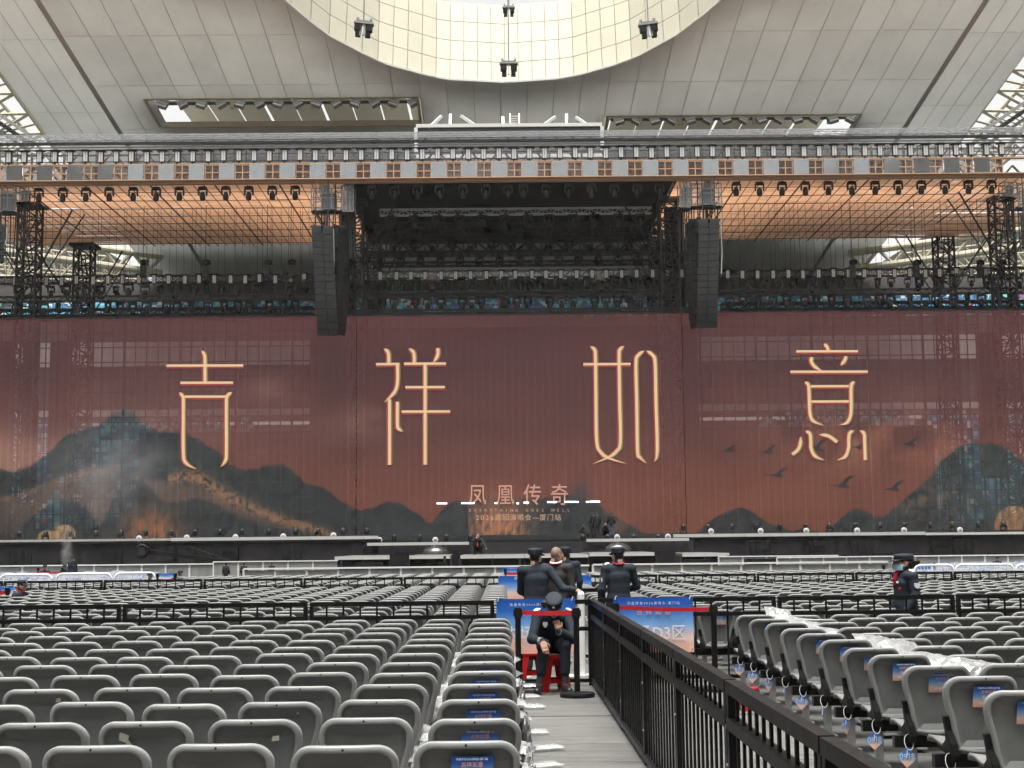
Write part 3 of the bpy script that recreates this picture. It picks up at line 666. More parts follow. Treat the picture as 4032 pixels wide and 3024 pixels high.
# ---- clear plastic packages left on seats and on the floor
m_foil = M('silvery_plastic_wrap', (0.30, 0.30, 0.30), 0.16, 0.35, 0.35, 14, bump=0.9, bscale=26, spec=0.8)
m_wrap = glass_mat('clear_plastic_wrap', (0.50, 0.50, 0.50), 0.42, 0.10)
m_dkwrap = M('dark_plastic_bag', (0.06, 0.06, 0.06), 0.2, 0.0, 0.3, 14, bump=0.8, bscale=24, spec=0.8)
def package(loc, sz, rz, mat, label, group, tilt=(0, 0)):
    nx, ny = 10, 7; L, W, Hh = sz; vs = []; fs = []
    rs = random.Random(hash(label) & 0xffff)
    for s_ in (1, -1):
        for j in range(ny+1):
            for i in range(nx+1):
                u, v = i/nx*2-1, j/ny*2-1; env = max(0, (1-abs(u)**5)*(1-abs(v)**4))
                edge = 1 if env > 0.001 else 0
                z = s_*Hh/2*env*(1+rs.uniform(-0.25, 0.25))+rs.uniform(-1, 1)*Hh*0.05
                vs.append((u*L/2*(1+rs.uniform(-.03, .03)), v*W/2*(1-0.12*math.sin(3*u))+rs.uniform(-.006, .006), z+Hh/2))
    k = (nx+1)*(ny+1)
    for j in range(ny):
        for i in range(nx):
            a = j*(nx+1)+i; fs.append((a, a+1, a+nx+2, a+nx+1)); fs.append((k+a, k+a+nx+1, k+a+nx+2, k+a+1))
    o = MB().add(vs, fs).build('plastic_package', mat, None, loc, (tilt[0], tilt[1], rz), smooth=rs.random() < 0.5)
    tag(o, label, 'package', group); return o
GP = 'plastic wrapped packages left on the seats'
def on_seat(b, r_, c, mat, label, lift=0.0, sz=(0.34, 0.2, 0.07), rz=0.2, dx=0.2):
    ch = CH[(b, r_, c)]; l = ch.location
    package((l.x+dx, l.y-0.12, 0.58+lift), sz, rz, mat, label, GP, (0.5, 0.1))
# right block: packages poking up between the first and second seats
for r_, mt, lf, s_, rz_ in ((0, m_foil, 0.22, (0.30, 0.24, 0.06), 0.0), (1, m_wrap, 0.16, (0.40, 0.24, 0.06), -0.2), (2, m_foil, 0.15, (0.42, 0.22, 0.07), -0.15), (3, m_foil, 0.14, (0.40, 0.2, 0.06), -0.1),
                           (5, m_foil, 0.16, (0.34, 0.26, 0.07), 0.2), (6, m_foil, 0.17, (0.36, 0.26, 0.08), 0.3), (7, m_foil, 0.14, (0.44, 0.22, 0.07), -0.1), (8, m_foil, 0.15, (0.40, 0.22, 0.09), 0.0)):
    on_seat('R', r_, 0, mt, f'shiny plastic package over the first two seats of the right block\'s {nth(r_+1)} row', lf, s_, rz_, 0.28)
# left block: packages on aisle seats and spilling over the aisle edge
for r_ in range(0, 13):
    Y = 6.08+ROWS*r_+0.32
    if r_ in (0, 2, 3, 5, 6, 8, 9, 11): package((0.02+random.uniform(0, .05), Y-0.02, 0.385), (0.22, 0.26, 0.06), random.uniform(-.4, .4), random.choice((m_wrap, m_wrap, m_foil)), f'crumpled clear package on the left-block aisle seat, {nth(r_+1)} row from the camera', GP, (0.1, 0.25))
    if r_ in (2, 3, 4, 5, 7, 8): package((0.13, Y-0.05, 0.20), (0.06, 0.30, 0.22), random.uniform(-.1, .1), m_dkwrap if r_ != 3 else m_foil, f'dark bag hanging beside the left-block aisle seat, {nth(r_+1)} row from the camera', 'dark bags hanging beside the aisle seats', (0.05, 0.1))
    for c in range(0, 8):
        if (('L', r_, c) in CH) and random.random() < 0.75 and c > 0:
            package((XL-PITCH*c+0.26, Y+0.02, 0.42), (0.34, 0.32, 0.12), random.uniform(-.6, .6), m_wrap, f'white package between seats, left block, {nth(r_+1)} row, beside {nth(c+1)} seat from aisle', GP)
for k, (px, py, sx, sy, mt) in enumerate(((2150, 2940, .34, .22, m_wrap), (2120, 2880, .22, .14, m_wrap), (2095, 2780, .34, .2, m_wrap), (2085, 2740, .30, .2, m_wrap), (2080, 2700, .28, .2, m_foil), (2060, 2640, .25, .2, m_wrap), (2065, 2665, .22, .2, m_wrap), (2130, 3010, .4, .2, m_wrap), (2240, 2662, .16, .12, m_white))):
    c = PZ(px, py, 0.03); package((c.x, c.y, 0.0), (sx*.8, sy*.8, 0.05), random.uniform(-.5, .5), mt, f'crumpled clear plastic package on the aisle floor, {nth(k+1)} of the litter', 'plastic litter on the aisle floor')

# ================================================================ FENCES
def fence(name, pa, pb, z0, top, second, panel, barsp, label, low=True, barw=0.022, rail=0.052, grp=None, lowbars=None, bottom=0.06):
    pa, pb = Vector((*pa, z0)), Vector((*pb, z0)); e = empty(name, pa, 0, label, 'fence', grp)
    d = pb-pa; L = d.length; u = d/L
    def pt(s, z): return u*s+Vector((0, 0, z))
    n = max(1, round(L/panel)); pl = L/n
    bw_, bh_ = (0.014, 0.024) if abs(u.y) > 0.5 else (barw, 0.014)
    for k in range(n):
        a, b = k*pl+0.015, (k+1)*pl-0.015
        for z, hh in ((top-rail/2, rail), (second, rail*0.9), (bottom, rail*0.8)):
            MB().bar(pt(a, z), pt(b, z), rail, hh).build('rail', m_black, e)
        for s in (a+0.02, b-0.02): MB().bar(pt(s, 0), pt(s, top-rail-0.002), 0.048, 0.05).build('post', m_black, e)
        m_ = max(2, round((b-a)/barsp))
        for i in range(1, m_):
            s = a+(b-a)*i/m_; MB().bar(pt(s, second+rail*0.45), pt(s, top-rail), bw_, bh_).build('bar', m_black, e)
        m2 = max(2, round((b-a)/(lowbars or barsp)))
        for i in range(1, m2):
            s = a+(b-a)*i/m2; MB().bar(pt(s, bottom+rail*0.4), pt(s, second-rail*0.45), bw_, bh_).build('bar', m_black, e)
        if k > 0:
            for z in (0.25, 0.6, top-0.22): MB().tube(pt(a-0.02, z)+Vector((-u.y*0.03, u.x*0.03, 0)), pt(a-0.02, z)-Vector((-u.y*0.03, u.x*0.03, 0)), 0.011, 6).build('bolt', m_galv, e)
    return e
FX = 1.09
fence('aisle_fence', (FX, 2.86), (FX-0.04, 17.0), 0, 1.0, 0.80, 2.02, 0.17, 'long black steel fence running along the right edge of the aisle', barw=0.028, rail=0.06, lowbars=0.17)
fence('cross_fence', (-6.7, 17.0), (-0.10, 16.97), 0, 1.0, 0.81, 2.2, 0.19, 'black steel cross fence behind the front left block')
fence('cross_fence', (-0.02, 16.97), (1.05, 16.97), 0, 1.0, 0.66, 1.07, 0.19, 'short black fence piece closing the aisle behind the seated guard')
fence('cross_fence', (1.13, 17.3), (7.6, 17.3), 0, 1.0, 0.80, 2.15, 0.19, 'black steel cross fence behind the front right block')
fence('cross_fence', (-13.0, 31.2), (0.0, 31.0), 0, 0.98, 0.75, 2.2, 0.19, 'far black cross fence, left half, behind the middle left block', barw=0.02)
fence('cross_fence', (1.2, 31.0), (14.0, 31.0), 0, 0.98, 0.75, 2.2, 0.19, 'far black cross fence, right half, behind the middle right block', barw=0.02)
fence('black_gate_post', (1.10, 20.6), (1.62, 20.6), 0, 1.02, 0.8, 0.6, 0.2, 'narrow black gate section beside the right standing guard')

# white post the left guard rests his hand on
wp = P(2288, 2390, 18.2)
e = empty('white_post', (wp.x, 18.2, 0), 0, 'round white plastic post under the left guard\'s hand', 'post')
MB().tube((0, 0, 0), (0, 0, 1.02), 0.045, 16).build('tube', m_white, e, smooth=False); MB().tube((0, 0, 1.02), (0, 0, 1.05), 0.045, 16, 0.03).build('cap', m_white, e)
MB().tube((0, 0, 0.0), (0, 0, 0.02), 0.12, 16).build('base', m_white, e)

# ================================================================ BANNERS
def banner(px0, py0, px1, py1, Y, label, big, cat='banner', detail=2, ties=True):
    a = P(px0, py0, Y); b = P(px1, py1, Y); cx_, cz_ = (a.x+b.x)/2, (a.z+b.z)/2; W, Hh = b.x-a.x, a.z-b.z
    e = empty('section_banner', (cx_, Y, b.z), 0, label, cat, 'blue and salmon section banners on the fences')
    nx, nz = 10, 5; vs = []
    for j in range(nz+1):
        for i in range(nx+1): vs.append((-W/2+W*i/nx, 0.006*math.sin(i*1.1+j*0.7)+0.004*math.sin(i*2.3), Hh*j/nz-0.006*math.sin(math.pi*i/nx)*(j == nz)))
    fs = [(j*(nx+1)+i, j*(nx+1)+i+1, (j+1)*(nx+1)+i+1, (j+1)*(nx+1)+i) for j in range(nz) for i in range(nx)]
    sh = MB().add(vs, fs).build('sheet', m_sign, e)
    yy = -0.018
    lettering('凤 凰 传 奇 2 0 2 6 演 唱 会 - 厦 门 站', m_txtw, sh, (0, yy, Hh*0.885), W*0.040, wide=1.02)
    if detail > 0:
        for k, ch in enumerate('吉祥如意'): lettering(ch, m_txtr, sh, ((k-1.5)*W*0.117, yy, Hh*0.725), W*0.085)
    lettering(big, m_txtw, sh, (0, yy, Hh*0.34), Hh*0.30, wide=0.92)
    if ties:
        for sx in (-1, 1):
            for z in (Hh-0.01, 0.03):
                x = sx*(W/2-0.03); MB().path([(x-0.012, -0.012, z-0.02), (x, -0.015, z+0.03), (x+0.012, -0.01, z+0.02)], 0.005, 5).build('cable_tie', m_tie, e)
banner(1954, 2358, 2268, 2572, 16.90, 'blue banner hanging on the fence right behind the seated guard', '内场D2区')
banner(2415, 2352, 2733, 2568, 17.24, 'blue banner reading D3 hanging on the right cross fence', '内场D3区')
banner(1962, 2268, 2330, 2356, 30.9, 'blue banner far along the aisle behind the standing guards', '内场C2区', detail=1)
banner(1975, 2234, 2110, 2275, 43.9, 'small blue banner on the white barricade left of the bald man', '内场B区', detail=0, ties=False)
banner(-60, 2307, 52, 2350, 27.5, 'blue banner at the left picture edge beside the guard in lanyard', '内场C1区', detail=0, ties=False)
banner(590, 2257, 682, 2285, 45.5, 'small blue banner behind the two far left guards', '内场B1区', detail=0, ties=False)
banner(3592, 2231, 3668, 2258, 45.5, 'small blue banner behind the masked guard on the right', '内场B3区', detail=0, ties=False)

# ================================================================ STANCHIONS AND BELTS
me_base = MB().lathe([(0.19, 0), (0.19, 0.03), (0.185, 0.045), (0.03, 0.06)], 24).mesh('base', m_blackp)
me_pole = MB().tube((0, 0, 0.05), (0, 0, 0.86), 0.032, 14).mesh('pole', m_black)
me_head = MB().tube((0, 0, 0.84), (0, 0, 0.955), 0.04, 14).box((0, 0, 0.90), (0.095, 0.06, 0.07)).mesh('belt_head', m_blackp)
def stanchion(px, py, Y, label):
    p = P(px, py, Y); e = empty('stanchion', (p.x, Y, 0), random.uniform(-.3, .3), label, 'stanchion', 'black belt stanchions')
    inst('base', me_base, e); inst('pole', me_pole, e); inst('belt_head', me_head, e); return p.x
def belt(a, b, z, label, h=0.05):
    o = MB(); n = 12; vs = []
    a, b = Vector(a), Vector(b)
    for i in range(n+1):
        t_ = i/n; c = a.lerp(b, t_); sag = -0.010*math.sin(math.pi*t_)
        for dy in (0.0015, -0.0015):
            vs += [(c.x, c.y+dy, z+sag+h/2), (c.x, c.y+dy, z+sag-h/2)]
    fs = []
    for i in range(n):
        k = 4*i; fs += [(k, k+4, k+5, k+1), (k+2, k+3, k+7, k+6), (k, k+2, k+6, k+4), (k+1, k+5, k+7, k+3)]
    tag(o.add(vs, fs).build('retractable_belt', m_belt), label, 'belt', 'red retractable belts')
yA = 15.75
xa = stanchion(2270, 2500, yA, 'black stanchion with round base in front of the seated guard, right side')
xb = stanchion(2040, 2500, 15.95, 'black stanchion left of the seated guard, by the chairs')
belt((xb+0.05, 15.95, 0), (xa-0.05, yA, 0), 0.905, 'red belt stretched in front of the seated guard\'s face')
xc = stanchion(2425, 2500, 16.9, 'black stanchion before the D3 banner, left end of belt'); xd = stanchion(2812, 2500, 16.2, 'tall black stanchion at the corner of the front right block')
belt((xc+0.05, 16.9, 0), (xd-0.05, 16.2, 0), 0.905, 'red belt stretched across the D3 banner')
for k, (px0, px1, py, Y) in enumerate(((620, 690, 2284, 40.), (150, 245, 2256, 55.), (1990, 2045, 2258, 42.), (3480, 3530, 2252, 42.), (3600, 3680, 2252, 44.), (-10, 30, 2332, 26.5))):
    a, b = P(px0, py, Y), P(px1, py, Y)
    belt(a, b, a.z, ['red belt before the two far left guards', 'red belt before the guards by the smoke', 'short red belt beside the small barricade banner', 'short red belt left of the masked guard', 'red belt right of the masked guard', 'red belt at the left picture edge'][k], 0.07)
    for nm, p in (('left', a), ('right', b)):
        e = empty('stanchion', (p.x, Y, 0), 0, f'{nm} stanchion of the '+['belt before the two far left guards', 'belt by the smoke', 'short belt beside the barricade banner', 'short belt left of the masked guard', 'belt right of the masked guard', 'belt at the left picture edge'][k], 'stanchion', 'black belt stanchions')
        for n_, mm in (('base', me_base), ('pole', me_pole), ('belt_head', me_head)): inst(n_, mm, e)
# ================================================================ RED STOOLS
def stool(x, y, rz, label, s_=1.0):
    e = empty('red_stool', (x, y, 0), rz, label, 'stool', 'red plastic stools'); e.scale = (s_, s_, s_)
    MB().lathe([(0.02, 0.40), (0.03, 0.405), (0.155, 0.405), (0.165, 0.395), (0.165, 0.36), (0.155, 0.36)], 20).build('seat', m_red, e, smooth=False)
    for k in range(4):
        a = math.pi/4+k*math.pi/2; c, s2 = math.cos(a), math.sin(a); mb = MB()
        t_ = Vector((-s2, c, 0)); r_ = Vector((c, s2, 0)); Z = Vector((0, 0, 1))
        prof = [(-0.075, 0.38), (0.075, 0.38), (0.06, 0.22), (0.045, 0.0), (-0.045, 0.0), (-0.06, 0.22)]
        poly = [r_*(0.135+0.06*(1-z/0.38))+t_*u+Z*z for u, z in prof]
        mb.prism(poly, r_*-0.008, r_*0.008).build('leg', m_red, e)
    for k in range(4):
        a0, a1 = math.pi/4+k*math.pi/2, math.pi/4+(k+1)*math.pi/2
        p, q_ = Vector((math.cos(a0), math.sin(a0), 0))*0.165+Vector((0, 0, 0.12)), Vector((math.cos(a1), math.sin(a1), 0))*0.165+Vector((0, 0, 0.12))
        MB().bar(p, q_, 0.012, 0.05).build('stretcher', m_red, e)
        p, q_ = p*0.88+Vector((0, 0, 0.22)), q_*0.88+Vector((0, 0, 0.22))
        MB().bar(p, q_, 0.012, 0.06).build('stretcher', m_red, e)
ST = PZ(2180, 2722, 0.0); stool(ST.x, ST.y+0.02, 0.25, 'red plastic stool under the seated guard')
c = PZ(2095, 2690, 0); stool(c.x, 17.5, 0.1, 'red plastic stool behind the fence, left of the seated guard', 0.9)
stool(2.42, 14.3, 0.3, 'red stool half hidden behind the fence near the 02 tag', 0.56)
# ================================================================ STAGE
RF, RB = 93.0, 112.5; SY = 97.5
ZC = P(2000, 712, RF).z          # underside of the stage roof
def zat(py, Y, px=2000): return P(px, py, Y).z
def xat(px, Y): return P(px, 1100, Y).x
m_wood = M('orange_timber', (0.52, 0.32, 0.20), 0.55, 0, 0.16, 2.0, stretch=(0.3, 6, 6))
m_slat = M('orange_slat', (0.86, 0.66, 0.51), 0.6, 0, 0.2, 1.2, stretch=(0.5, 5, 5), trans=0.55)
m_film = glass_mat('plastic_rain_film', (0.50, 0.52, 0.54), 0.17, 0.25)
m_dgrey = M('dark_grey_steel', (0.10, 0.105, 0.11), 0.5, 0.2, 0.2, 4)
m_mgrey = M('mid_grey_steel', (0.30, 0.31, 0.32), 0.5, 0.3, 0.15, 4)
def led_tile_mat():
    m = bpy.data.materials.new('led_tile_face'); m.use_nodes = True; t = m.node_tree; n = t.nodes; b = n['Principled BSDF']
    tc = n.new('ShaderNodeTexCoord'); mp = n.new('ShaderNodeMapping'); mp.inputs['Scale'].default_value = (16, 0, 16)
    br = n.new('ShaderNodeTexVoronoi'); br.inputs['Randomness'].default_value = 0.0; br.inputs['Scale'].default_value = 1.0
    t.links.new(tc.outputs['Object'], mp.inputs[0]); t.links.new(mp.outputs[0], br.inputs['Vector'])
    r = n.new('ShaderNodeMapRange'); r.inputs[1].default_value = 0.34; r.inputs[2].default_value = 0.42; t.links.new(br.outputs['Distance'], r.inputs[0])
    mx = n.new('ShaderNodeMix'); mx.data_type = 'RGBA'; mx.inputs[6].default_value = (0.62, 0.64, 0.66, 1); mx.inputs[7].default_value = (0.02, 0.02, 0.02, 1)
    t.links.new(r.outputs[0], mx.inputs[0]); t.links.new(mx.outputs[2], b.inputs['Base Color'])
    b.inputs['Metallic'].default_value = 0.9; b.inputs['Roughness'].default_value = 0.08
    return m
m_tile = led_tile_mat()
# ---------------- generic fixtures
me_st_h = MB().box((0, 0.08, 0), (0.38, 0.20, 0.78)).box((0, 0.06, -0.46), (0.14, 0.12, 0.16)).mesh('housing', m_fix)
me_st_l = MB().box((-0.075, -0.035, 0.0), (0.125, 0.03, 0.66)).box((0.075, -0.035, 0.0), (0.125, 0.03, 0.66)).mesh('lens', m_lens)
me_st_o = MB().prism([(-0.36, 0, 0.40), (-0.2, 0, 0.47), (0.2, 0, 0.47), (0.36, 0, 0.40), (0.24, 0, 0.38), (-0.24, 0, 0.38)], (0, -0.12, 0), (0, 0.25, 0)).mesh('rain_hood', m_blackp)
me_mh_b = MB().box((0, 0, 0.45), (0.62, 0.42, 0.16)).box((0, 0, 0.56), (0.3, 0.1, 0.08)).mesh('base', m_fix)
me_mh_y = MB().prism([(0.33, 0, 0.40), (0.38, 0, 0.36), (0.38, 0, -0.10), (0.30, 0, -0.18), (0.26, 0, -0.10), (0.27, 0, 0.30), (-0.27, 0, 0.30), (-0.26, 0, -0.10), (-0.30, 0, -0.18), (-0.38, 0, -0.10), (-0.38, 0, 0.36), (-0.33, 0, 0.40)], (0, -0.10, 0), (0, 0.10, 0)).mesh('yoke', m_fix)
me_mh_h = MB().lathe([(0.06, -0.46), (0.19, -0.44), (0.225, -0.33), (0.23, -0.15), (0.20, 0.04), (0.13, 0.16), (0.04, 0.18)], 14).mesh('lamp_head', m_fix, True)
me_mh_f = MB().lathe([(0.05, -0.475), (0.175, -0.475), (0.18, -0.44)], 14).mesh('front_lens', M('dark_lens', (0.05, 0.055, 0.06), 0.12, 0.3, 0, spec=0.8))
GRP_S = 'vertical strobe bars on the trusses'; GRP_H = 'moving-head lights on the rig'
def strobe(x, Y, z, label, s_=1.0, group=GRP_S):
    e = empty('strobe_light', (x, Y, z), random.uniform(-0.06, 0.06), label, 'strobe light', group); e.scale = (s_, s_, s_)
    inst('housing', me_st_h, e); inst('lens', me_st_l, e); inst('rain_hood', me_st_o, e)
def mover(x, Y, z, label, tilt=0.0, pan=0.0, s_=1.0, up=False, group=GRP_H):
    e = empty('moving_head_light', (x, Y, z), pan, label, 'stage light', group); e.scale = (s_, s_, s_)
    if up: e.rotation_euler = (math.pi, 0, pan)
    inst('base', me_mh_b, e); inst('yoke', me_mh_y, e); h = inst('lamp_head', me_mh_h, e, (0, 0, -0.08), (tilt, 0, 0)); inst('front_lens', me_mh_f, h)
def truss(pa, pb, w_, h_, seg, label, mat=None, r_=0.03, group='black box trusses of the stage rig', cables=0, ctop=None, name='box_truss'):
    mat = mat or m_rig; pa, pb = Vector(pa), Vector(pb); e = empty(name, pa, 0, label, 'truss', group); d = pb-pa; L = d.length; u = d/L
    if abs(u.z) > 0.9: a_, b_ = Vector((1, 0, 0)), Vector((0, 1, 0))
    else: a_, b_ = Vector((0, 1, 0)), Vector((0, 0, 1))
    off = [a_*(sa*w_/2)+b_*(sb*h_/2) for sa in (-1, 1) for sb in (-1, 1)]
    for o_ in off: MB().bar(o_, d+o_, r_*2).build('chord', mat, e)
    n = max(1, round(L/seg)); mb = MB()
    for i in range(n):
        s0, s1 = u*(L*i/n), u*(L*(i+1)/n)
        for (k0, k1) in ((0, 1), (2, 3), (0, 2), (1, 3)):
            if i % 2: k0, k1 = k1, k0
            mb.bar(s0+off[k0], s1+off[k1], r_*1.2)
        for (k0, k1) in ((0, 1), (2, 3), (0, 2), (1, 3)): mb.bar(s0+off[k0], s0+off[k1], r_*1.2)
    mb.build('lacing', mat, e, kind='stuff')
    for k in range(cables):
        t_ = (k+0.5)/cables+random.uniform(-.3, .3)/cables; c = d*t_
        MB().bar(c+b_*h_/2, (c.x+random.uniform(-.1, .1), c.y, ctop-pa.z), 0.022).build('hanging_cable', m_rig, e)
    return e
# ---------------- stage roof
sr = empty('stage_roof', (0, RF, 0), 0, 'wide stage roof with orange slatted ceiling and LED tile fascia', 'stage roof')
MIR = Matrix.Translation((0, -RF, 0))
def R_(o): return under(o, sr, MIR)
XLW, XRW = -45.0, 45.0; XCL, XCR = xat(1345, RF), xat(2672, RF)
for sg, (x0, x1) in ((-1, (XLW, XCL)), (1, (XCR, XRW))):
    slats = MB(); n = 130
    for i in range(n):
        Y = RF+0.25+(RB-RF-0.3)*i/n; cut = max(0, (Y-RF-9)/ (RB-RF))*14
        a = x0+(cut if sg < 0 else 0); b = x1-(cut if sg > 0 else 0)
        k = a
        while k < b:
            k2 = min(b, k+random.uniform(3, 7)); zz = ZC+0.06*math.sin(i*0.5)+random.uniform(-0.012, 0.012)
            if random.random() > 0.015: slats.bb((k, Y, zz), (k2-0.02, Y+0.143, zz+0.025))
            k = k2
    R_(slats.build('slatted_ceiling', m_slat, kind='stuff'))
    xx = x0; j = 0
    while xx < x1:
        yb_ = RB-(max(0, (abs(xx)-28))*1.1)
        if yb_ > RF+3:
            R_(MB().bar((xx, RF+0.3, ZC-0.07), (xx, yb_, ZC-0.07), 0.10 if j % 6 == 0 else 0.032, 0.05).build('ceiling_rib', m_rig))
        xx += 0.72; j += 1
    for k in range(8):
        Y = RF+1.8+k*2.35
        R_(MB().bar((x0+max(0, (k-3))*1.6*(sg < 0), Y, ZC-0.14), (x1-max(0, (k-3))*1.6*(sg > 0), Y, ZC-0.14), 0.04, 0.04).build('purlin', m_rig))
# fascia: lip, tiles, windows
zl0, zl1 = zat(716, RF), zat(703, RF); zt0, zt1 = zat(702, RF), zat(640, RF)
R_(MB().bb((XLW, RF-0.55, zl1-0.06), (XRW, RF+0.1, zl1)).build('fascia_ledge', m_wood)); R_(MB().bb((XLW, RF-0.2, zl0), (XRW, RF+0.22, zl1-0.06)).build('fascia_board', m_wood))
R_(MB().bb((XLW, RF-0.10, zt1+0.02), (XRW, RF+0.05, zt1+0.10)).build('fascia_top_rail', m_wood))
dx = 121.5/F*RF; x = xat(1610.7, RF)-18*dx; k = 0
me_tile = MB().box((0, 0, 0), (61/F*RF, 0.08, zt1-zt0-0.03)).mesh('led_tile', m_tile)
wmb = MB(); ww = dx-61/F*RF; wh = zt1-zt0
for z_ in (0.03, wh/2, wh-0.03): wmb.bar((-ww/2, 0, z_), (ww/2, 0, z_), 0.06)
for x_ in (-ww/2+0.03, 0, ww/2-0.03): wmb.bar((x_, 0.002, 0.0), (x_, 0.002, wh), 0.06)
me_win = wmb.mesh('window_frame', m_wood)
m_pane = glass_mat('brown_pane', (0.10, 0.06, 0.045), 0.45, 0.2); me_pane = MB().bb((-ww/2, 0.02, 0), (ww/2, 0.03, wh)).mesh('pane', m_pane)
while x < 34:
    t_ = inst('led_tile', me_tile, None, (x, RF-0.30+random.uniform(-.02, .02), (zt0+zt1)/2), (random.uniform(-.02, .02), 0, random.uniform(-.015, .015))); R_(t_)
    f_ = R_(inst('window_frame', me_win, None, (x+dx/2, RF-0.05, zt0))); inst('pane', me_pane, f_)
    x += dx
# roof front: wrapped truss, pipes, film, lattice behind
zf0, zf1 = zat(638, RF), zat(528, RF)
R_(MB().bb((XLW, RF+0.9, zat(636, RF)), (XRW, RF+0.92, zat(548, RF))).build('rain_film', m_film))
R_(MB().bb((XLW, RF-0.55, zat(547, RF)), (XRW, RF-0.54, zat(524, RF))).build('rain_film', m_film))
for (py, yy, th, mt) in ((553, 0, 0.16, m_rig), (548, 0.3, 0.10, m_rig), (566, 0.1, 0.07, m_mgrey), (572, 0.4, 0.09, m_dgrey), (588, 0.6, 0.06, m_dgrey), (612, 0.8, 0.05, m_dgrey), (632, 0.6, 0.07, m_dgrey), (618, 1.2, 0.08, m_dgrey), (576, 1.5, 0.12, m_dgrey)):
    R_(MB().bar((XLW, RF+yy, zat(py, RF)), (XRW, RF+yy, zat(py, RF)), th).build('roof_pipe', mt))
lat = MB(); xx = XLW
while xx < XRW:
    zb, zt_ = zat(700, RF), zat(560, RF); zm = zat(632, RF)
    lat.bar((xx, RF+1.6, zb), (xx, RF+1.6, zt_), 0.14); lat.bar((xx, RF+1.6, zm), (xx+1.1, RF+1.6, zt_), 0.1); lat.bar((xx+2.2, RF+1.6, zm), (xx+1.1, RF+1.6, zt_), 0.1)
    lat.bar((xx, RF+2.4, zb), (xx+1.1, RF+2.4, zm), 0.12); lat.bar((xx+2.2, RF+2.4, zb), (xx+1.1, RF+2.4, zm), 0.12); lat.bar((xx+0.7, RF+0.8, zm), (xx+0.7, RF+0.8, zt_), 0.05)
    lat.bar((xx+1.5, RF+0.8, zm), (xx+1.5, RF+0.8, zt_), 0.05)
    xx += 2.2
R_(lat.build('roof_lattice', m_dgrey, kind='stuff'))
truss((XLW, RF-0.2, zat(536, RF)), (XRW, RF-0.2, zat(536, RF)), 0.5, 0.32, 0.55, 'thin wrapped aluminium truss along the top front edge of the stage roof', m_mgrey, 0.022, 'pale trusses of the stage rig')
# strobes along the roof front
x = xat(1543, RF)-24.99*61.6/F*RF; k = 1
xs_ = []
while x < 34:
    if x > -34: xs_.append(x)
    x += 61.6/F*RF
for k, x in enumerate(xs_): strobe(x, RF-0.1, zat(606, RF)+random.uniform(-.03, .03), f'{nth(k+1)} white-faced strobe from the left along the roof front')
# movers under the roof lip
TOPX = [144, 239, 330, 423, 518, 609, 701, 793, 885, 976, 1069, 1160, 1464, 1553, 1644, 1733, 1824, 1915, 2004, 2065, 2155, 2245, 2335, 2425, 2516, 2605, 2909, 3001, 3091, 3183, 3275, 3367, 3460, 3552, 3643, 3737, 3830, 3922]
for k, px in enumerate(TOPX):
    mover(xat(px, RF+0.6), RF+0.6, ZC-0.55, f'{nth(k+1)} moving head from the left under the roof lip', random.uniform(-.15, .15), random.uniform(-.1, .1), 0.85)
# centre: black cloth ceiling, back drape and side drapes
R_(MB().bb((XCL+0.1, RF+0.35, ZC+0.1), (XCR-0.1, RB, ZC+0.2)).build('black_ceiling_cloth', m_cloth))
def drape(x0, x1, Y, z0, z1, name, parent, n=60, amp=0.12):
    vs = []; n = int(n)
    for i in range(n+1):
        x = x0+(x1-x0)*i/n; y = Y+amp*math.sin(i*1.9)+amp*0.5*math.sin(i*0.7)
        vs += [(x, y, z0+0.1*math.sin(i*0.9)), (x, y+0.02*math.sin(i), z1)]
    o = MB().add(vs, [(2*i, 2*i+2, 2*i+3, 2*i+1) for i in range(n)]).build(name, m_drape if name == 'front_drape' else m_cloth, None, smooth=True); return under(o, parent, MIR) if parent is sr else o
drape(xat(1420, 110), xat(2590, 110), 110.5, zat(925, 110.5), ZC+0.1, 'black_back_drape', sr, 90)
for sg, px0, px1 in ((-1, 1345, 1412), (1, 2606, 2690)):
    pass
# towers
def tower(px0, px1, pytop, Y, label, wid=None):
    x = xat((px0+px1)/2, Y); w_ = abs(px1-px0)/F*Y; zt_ = zat(pytop, Y)
    e = truss((x, Y, 0), (x, Y, zt_), w_, w_, 0.8, label, m_rig, 0.07, 'black lattice towers carrying the stage roof', name='lattice_tower'); e['category'] = 'tower'
    MB().box((0, 0, zt_+0.12), (w_*1.5, w_*1.5, 0.25)).build('head_block', m_rig, e)
    for s_ in (-1, 1):
        MB().bar((s_*w_*0.5, 0, zt_-4.5), (s_*w_*2.6, -1.5, zt_-0.6), 0.09).build('knee_brace', m_rig, e); MB().bar((s_*w_*0.5, 0.4, zt_-5.3), (s_*w_*2.8, 0.6, zt_-0.4), 0.08).build('knee_brace', m_rig, e)
    mb = MB()
    for i in range(14):
        a = random.uniform(0, zt_); mb.path([(random.uniform(-.6, .6)*w_, -w_*0.55, a), (random.uniform(-.6, .6)*w_, -w_*0.6, a-random.uniform(1, 3)), (random.uniform(-.6, .6)*w_, -w_*0.55, a-random.uniform(3, 6))], 0.05, 4)
    mb.build('cable_bundle', m_rig, e, kind='stuff')
tower(76, 150, 800, 98.8, 'black lattice tower at the left, standing in front of the orange ceiling'); tower(298, 364, 960, 112, 'black lattice tower at the left, behind, under the ceiling edge')
tower(3916, 3990, 760, 98.8, 'black lattice tower at the right, standing in front of the orange ceiling'); tower(3687, 3752, 925, 112, 'black lattice tower at the right, behind, under the ceiling edge')
tower(1370, 1430, 800, 98.8, 'black lattice tower behind the left line array'); tower(2600, 2672, 790, 98.8, 'black lattice tower behind the right line array')
